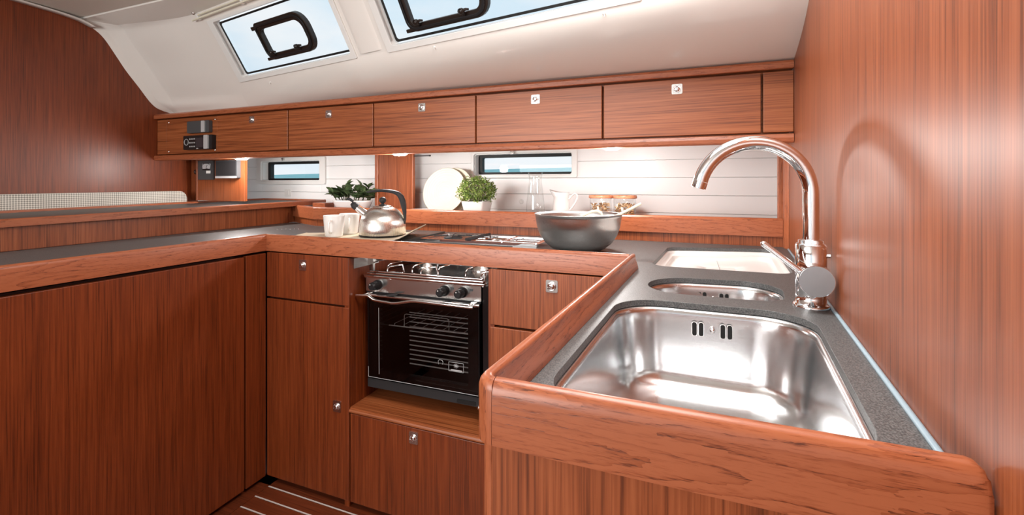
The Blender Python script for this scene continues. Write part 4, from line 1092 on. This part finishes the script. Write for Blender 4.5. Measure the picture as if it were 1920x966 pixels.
for k in range(21):
    bx0 = p1x+rnd.uniform(-.10, .11); by0 = p1y+rnd.uniform(-.03, .03)
    e = Vector((bx0+(bx0-p1x)*.35+rnd.uniform(-.02, .02), by0+rnd.uniform(-.04, .03), LZ+.062+rnd.uniform(.06, .115)*(1-.45*abs(bx0-p1x)/.11)))
    s0 = Vector((bx0, by0, LZ+.058)); mb.tube([s0, s0.lerp(e, .5)+Vector((0, 0, .006)), e], [.003, .0025, .002], 6); tips.append((s0, e))
part('stem', mb, STEM, t, stuff=True)
for s0, e in tips:
    for k in range(9):
        f = rnd.uniform(.35, 1); p = s0.lerp(e, f); o = part('leaf', None, None, t, me=lm)
        o.location = Vector(o.location)+p; o.rotation_euler = (rnd.uniform(.2, 1.3), rnd.uniform(-.4, .4), rnd.uniform(0, 2*PI)); sc = rnd.uniform(.85, 1.3); o.scale = (sc, sc, sc)
# plant 2: small pale leaves in square tapered pot
p2x, p2y = -1.020, 2.10
t = thing('small_leaved_plant', (p2x, p2y, LZ), 'bushy small-leaved light green plant in square white pot beside the plates', 'plant')
R = []
for z, a_ in ((0, .046), (.003, .048), (.074, .061), (.077, .061), (.077, .056), (.066, .054)):
    R.append([(p2x+x, p2y+y, LZ+z) for x, y in rpoly([(-a_, -a_), (a_, -a_), (a_, a_), (-a_, a_)], .008, 4)])
pot = part('pot', MB().rings(R, (True, False), True), CER, t); m = pot.modifiers.new('e', 'EDGE_SPLIT'); m.split_angle = math.radians(40)
part('soil', MB().rings([[(x, y, LZ+.068) for x, y, z in R[-1]], [(p2x+(x-p2x)*.4, p2y+(y-p2y)*.4, LZ+.07) for x, y, z in R[-1]]], (False, True), False), SOIL, t)
mb = MB(); ms = MB(); c_ = Vector((p2x, p2y, LZ+.130))
for k in range(2600):
    th_ = rnd.uniform(0, 2*PI); ph = math.acos(rnd.uniform(-.75, 1)); rr = rnd.uniform(.55, 1)**.5
    bump_ = 1+.12*math.sin(5*th_+2)*math.sin(4*ph)+.08*math.sin(9*th_)
    p = c_+Vector((.100*rr*bump_*math.sin(ph)*math.cos(th_), .090*rr*bump_*math.sin(ph)*math.sin(th_), .072*rr*bump_*math.cos(ph)))
    M_ = Matrix.Translation(p) @ Matrix.Rotation(rnd.uniform(0, 2*PI), 4, 'Z') @ Matrix.Rotation(rnd.uniform(-1.2, 1.2), 4, 'X'); l_ = rnd.uniform(.008, .014); w_ = l_*.42
    mb.add([(0, 0, 0), (w_, l_*.5, .001), (0, l_, 0), (-w_, l_*.5, .001)], [(0, 1, 2, 3)], False, M_)
for k in range(26):
    th_ = rnd.uniform(0, 2*PI); r_2 = rnd.uniform(0, .07); ms.tube([(p2x+r_2*.4*math.cos(th_), p2y+r_2*.4*math.sin(th_), LZ+.066), (p2x+r_2*math.cos(th_), p2y+r_2*math.sin(th_), LZ+rnd.uniform(.13, .175))], .0014, 5)
part('foliage', mb, LEAF2, t, stuff=True); part('stem', ms, STEM, t, stuff=True)
# plates leaning on the hull side
def plate(x, y, r, tilt, yaw, label, n):
    t = thing('plate', (x, y, LZ), label, 'plate', 'large round plates leaning on the ledge')
    M_ = Matrix.Translation((x, y, LZ+.0005)) @ Matrix.Rotation(yaw, 4, 'Z') @ Matrix.Rotation(-tilt, 4, 'X') @ Matrix.Translation((0, 0, r)) @ Matrix.Rotation(PI/2, 4, 'X')
    pr = [(1e-4, -.006), (r*.6, -.006), (r*.97, .004), (r, .008), (r*.985, .010), (r*.95, .008)]
    for k in range(n, 0, -1):
        q_ = k/n*.93; zb = -.002+.010*max(0, q_-.55)/.45
        pr += [(r*q_, zb), (r*(q_-.35/n), zb+.0016), (r*(q_-.6/n), zb)]
    pr += [(1e-4, -.002)]
    mb = MB().lathe(pr, (0, 0, 0), 72, (False, False), M_); part('dish', mb, CREAM, t)
plate(-1.262, 2.150, .132, .30, .0, 'cream ridged round plate leaning against the hull planks', 9)
plate(-1.235, 2.205, .130, .22, -.10, 'second round plate, half hidden behind the ridged cream plate', 4)
t = thing('small_dish', (-1.32, 2.035, LZ), 'low white dish on the ledge behind the kettle handle', 'dish')
mb = MB().lathe([(.045, 0), (.050, .002), (.072, .022), (.078, .030), (.075, .031), (.05, .006), (1e-4, .005)], (-1.32, 2.035, LZ), 36, (True, False)); part('body', mb, CER, t)
# carafe
cx3, cy3 = -.718, 2.14
t = thing('glass_carafe', (cx3, cy3, LZ), 'tall clear glass carafe on the ledge in front of the hull window', 'carafe')
mb = MB().lathe([(.040, 0), (.046, .003), (.047, .02), (.045, .07), (.038, .13), (.032, .17), (.0315, .195), (.036, .222), (.0345, .222), (.030, .195), (.0305, .17), (.0365, .13), (.0435, .07), (.0455, .02), (1e-4, .008)], (cx3, cy3, LZ), 36, (True, False)); part('body', mb, JGL, t)
for z in (.200, .208, .186):
    mb = MB().lathe([(.0325+.05*(z-.19), z), (.034+.06*(z-.19), z+.002), (.0325+.05*(z-.19), z+.004)], (cx3, cy3, LZ), 32, (False, False)); part('neck_ring', mb, JGL, t)
# pitcher
cx4, cy4 = -.580, 2.12
t = thing('milk_pitcher', (cx4, cy4, LZ), 'white ceramic pitcher with looped handle behind the mixing bowl', 'pitcher')
mb = MB(); R = []
for r, z in [(.034, 0), (.038, .003), (.042, .03), (.040, .07), (.036, .10), (.040, .125), (.0385, .126), (.0345, .10), (.038, .07), (.040, .03), (.03, .006)]:
    R.append([(cx4+r*math.cos(2*PI*j/36)-(.020 if z > .1 else 0)*max(0, -math.cos(2*PI*j/36))**4*(z-.1)/.026, cy4+r*math.sin(2*PI*j/36), LZ+z+(.012*max(0, -math.cos(2*PI*j/36))**3 if z > .12 else 0)) for j in range(36)])
part('body', mb.rings(R, (True, True), True), CER, t)
mb = MB(); mb.tube([(cx4+.038, cy4, LZ+.092), (cx4+.055, cy4, LZ+.112), (cx4+.068, cy4, LZ+.120), (cx4+.078, cy4, LZ+.112), (cx4+.078, cy4, LZ+.096), (cx4+.066, cy4, LZ+.070), (cx4+.050, cy4, LZ+.048), (cx4+.041, cy4, LZ+.040)], .0048, 10); part('handle', mb, CER, t)
# storage jars
for jx, jl, sd_ in ((-.392, 'glass storage jar with wooden lid directly behind the bowl, left of two', 5), (-.282, 'glass storage jar with wooden lid, right of two behind the bowl', 6)):
    jy = 2.13; t = thing('storage_jar', (jx, jy, LZ), jl, 'jar', 'glass jars with wooden lids')
    mb = MB().lathe([(.046, 0), (.050, .003), (.051, .01), (.051, .095), (.049, .0985), (.0475, .0985), (.0485, .094), (.0485, .012), (1e-4, .008)], (jx, jy, LZ), 36, (True, False)); part('glass', mb, JGL, t)
    mb = MB().lathe([(.0535, .0988), (.055, .0995), (.0555, .103), (.0555, .110), (.0535, .113), (1e-4, .113)], (jx, jy, LZ), 36, (True, False)); part('lid', mb, JARL, t)
    rj = random.Random(sd_); mb = MB()
    for k in range(170):
        a = rj.uniform(0, 2*PI); r_ = .043*math.sqrt(rj.random()); z = LZ+.013+rj.uniform(0, .062)
        p = Vector((jx+r_*math.cos(a), jy+r_*math.sin(a), z)); d_ = Vector((rj.uniform(-1, 1), rj.uniform(-1, 1), rj.uniform(-.5, .5))).normalized()*.006
        mb.cyl(p-d_, p+d_, .0026, 6)
    part('pasta', mb, PASTA, t, stuff=True)
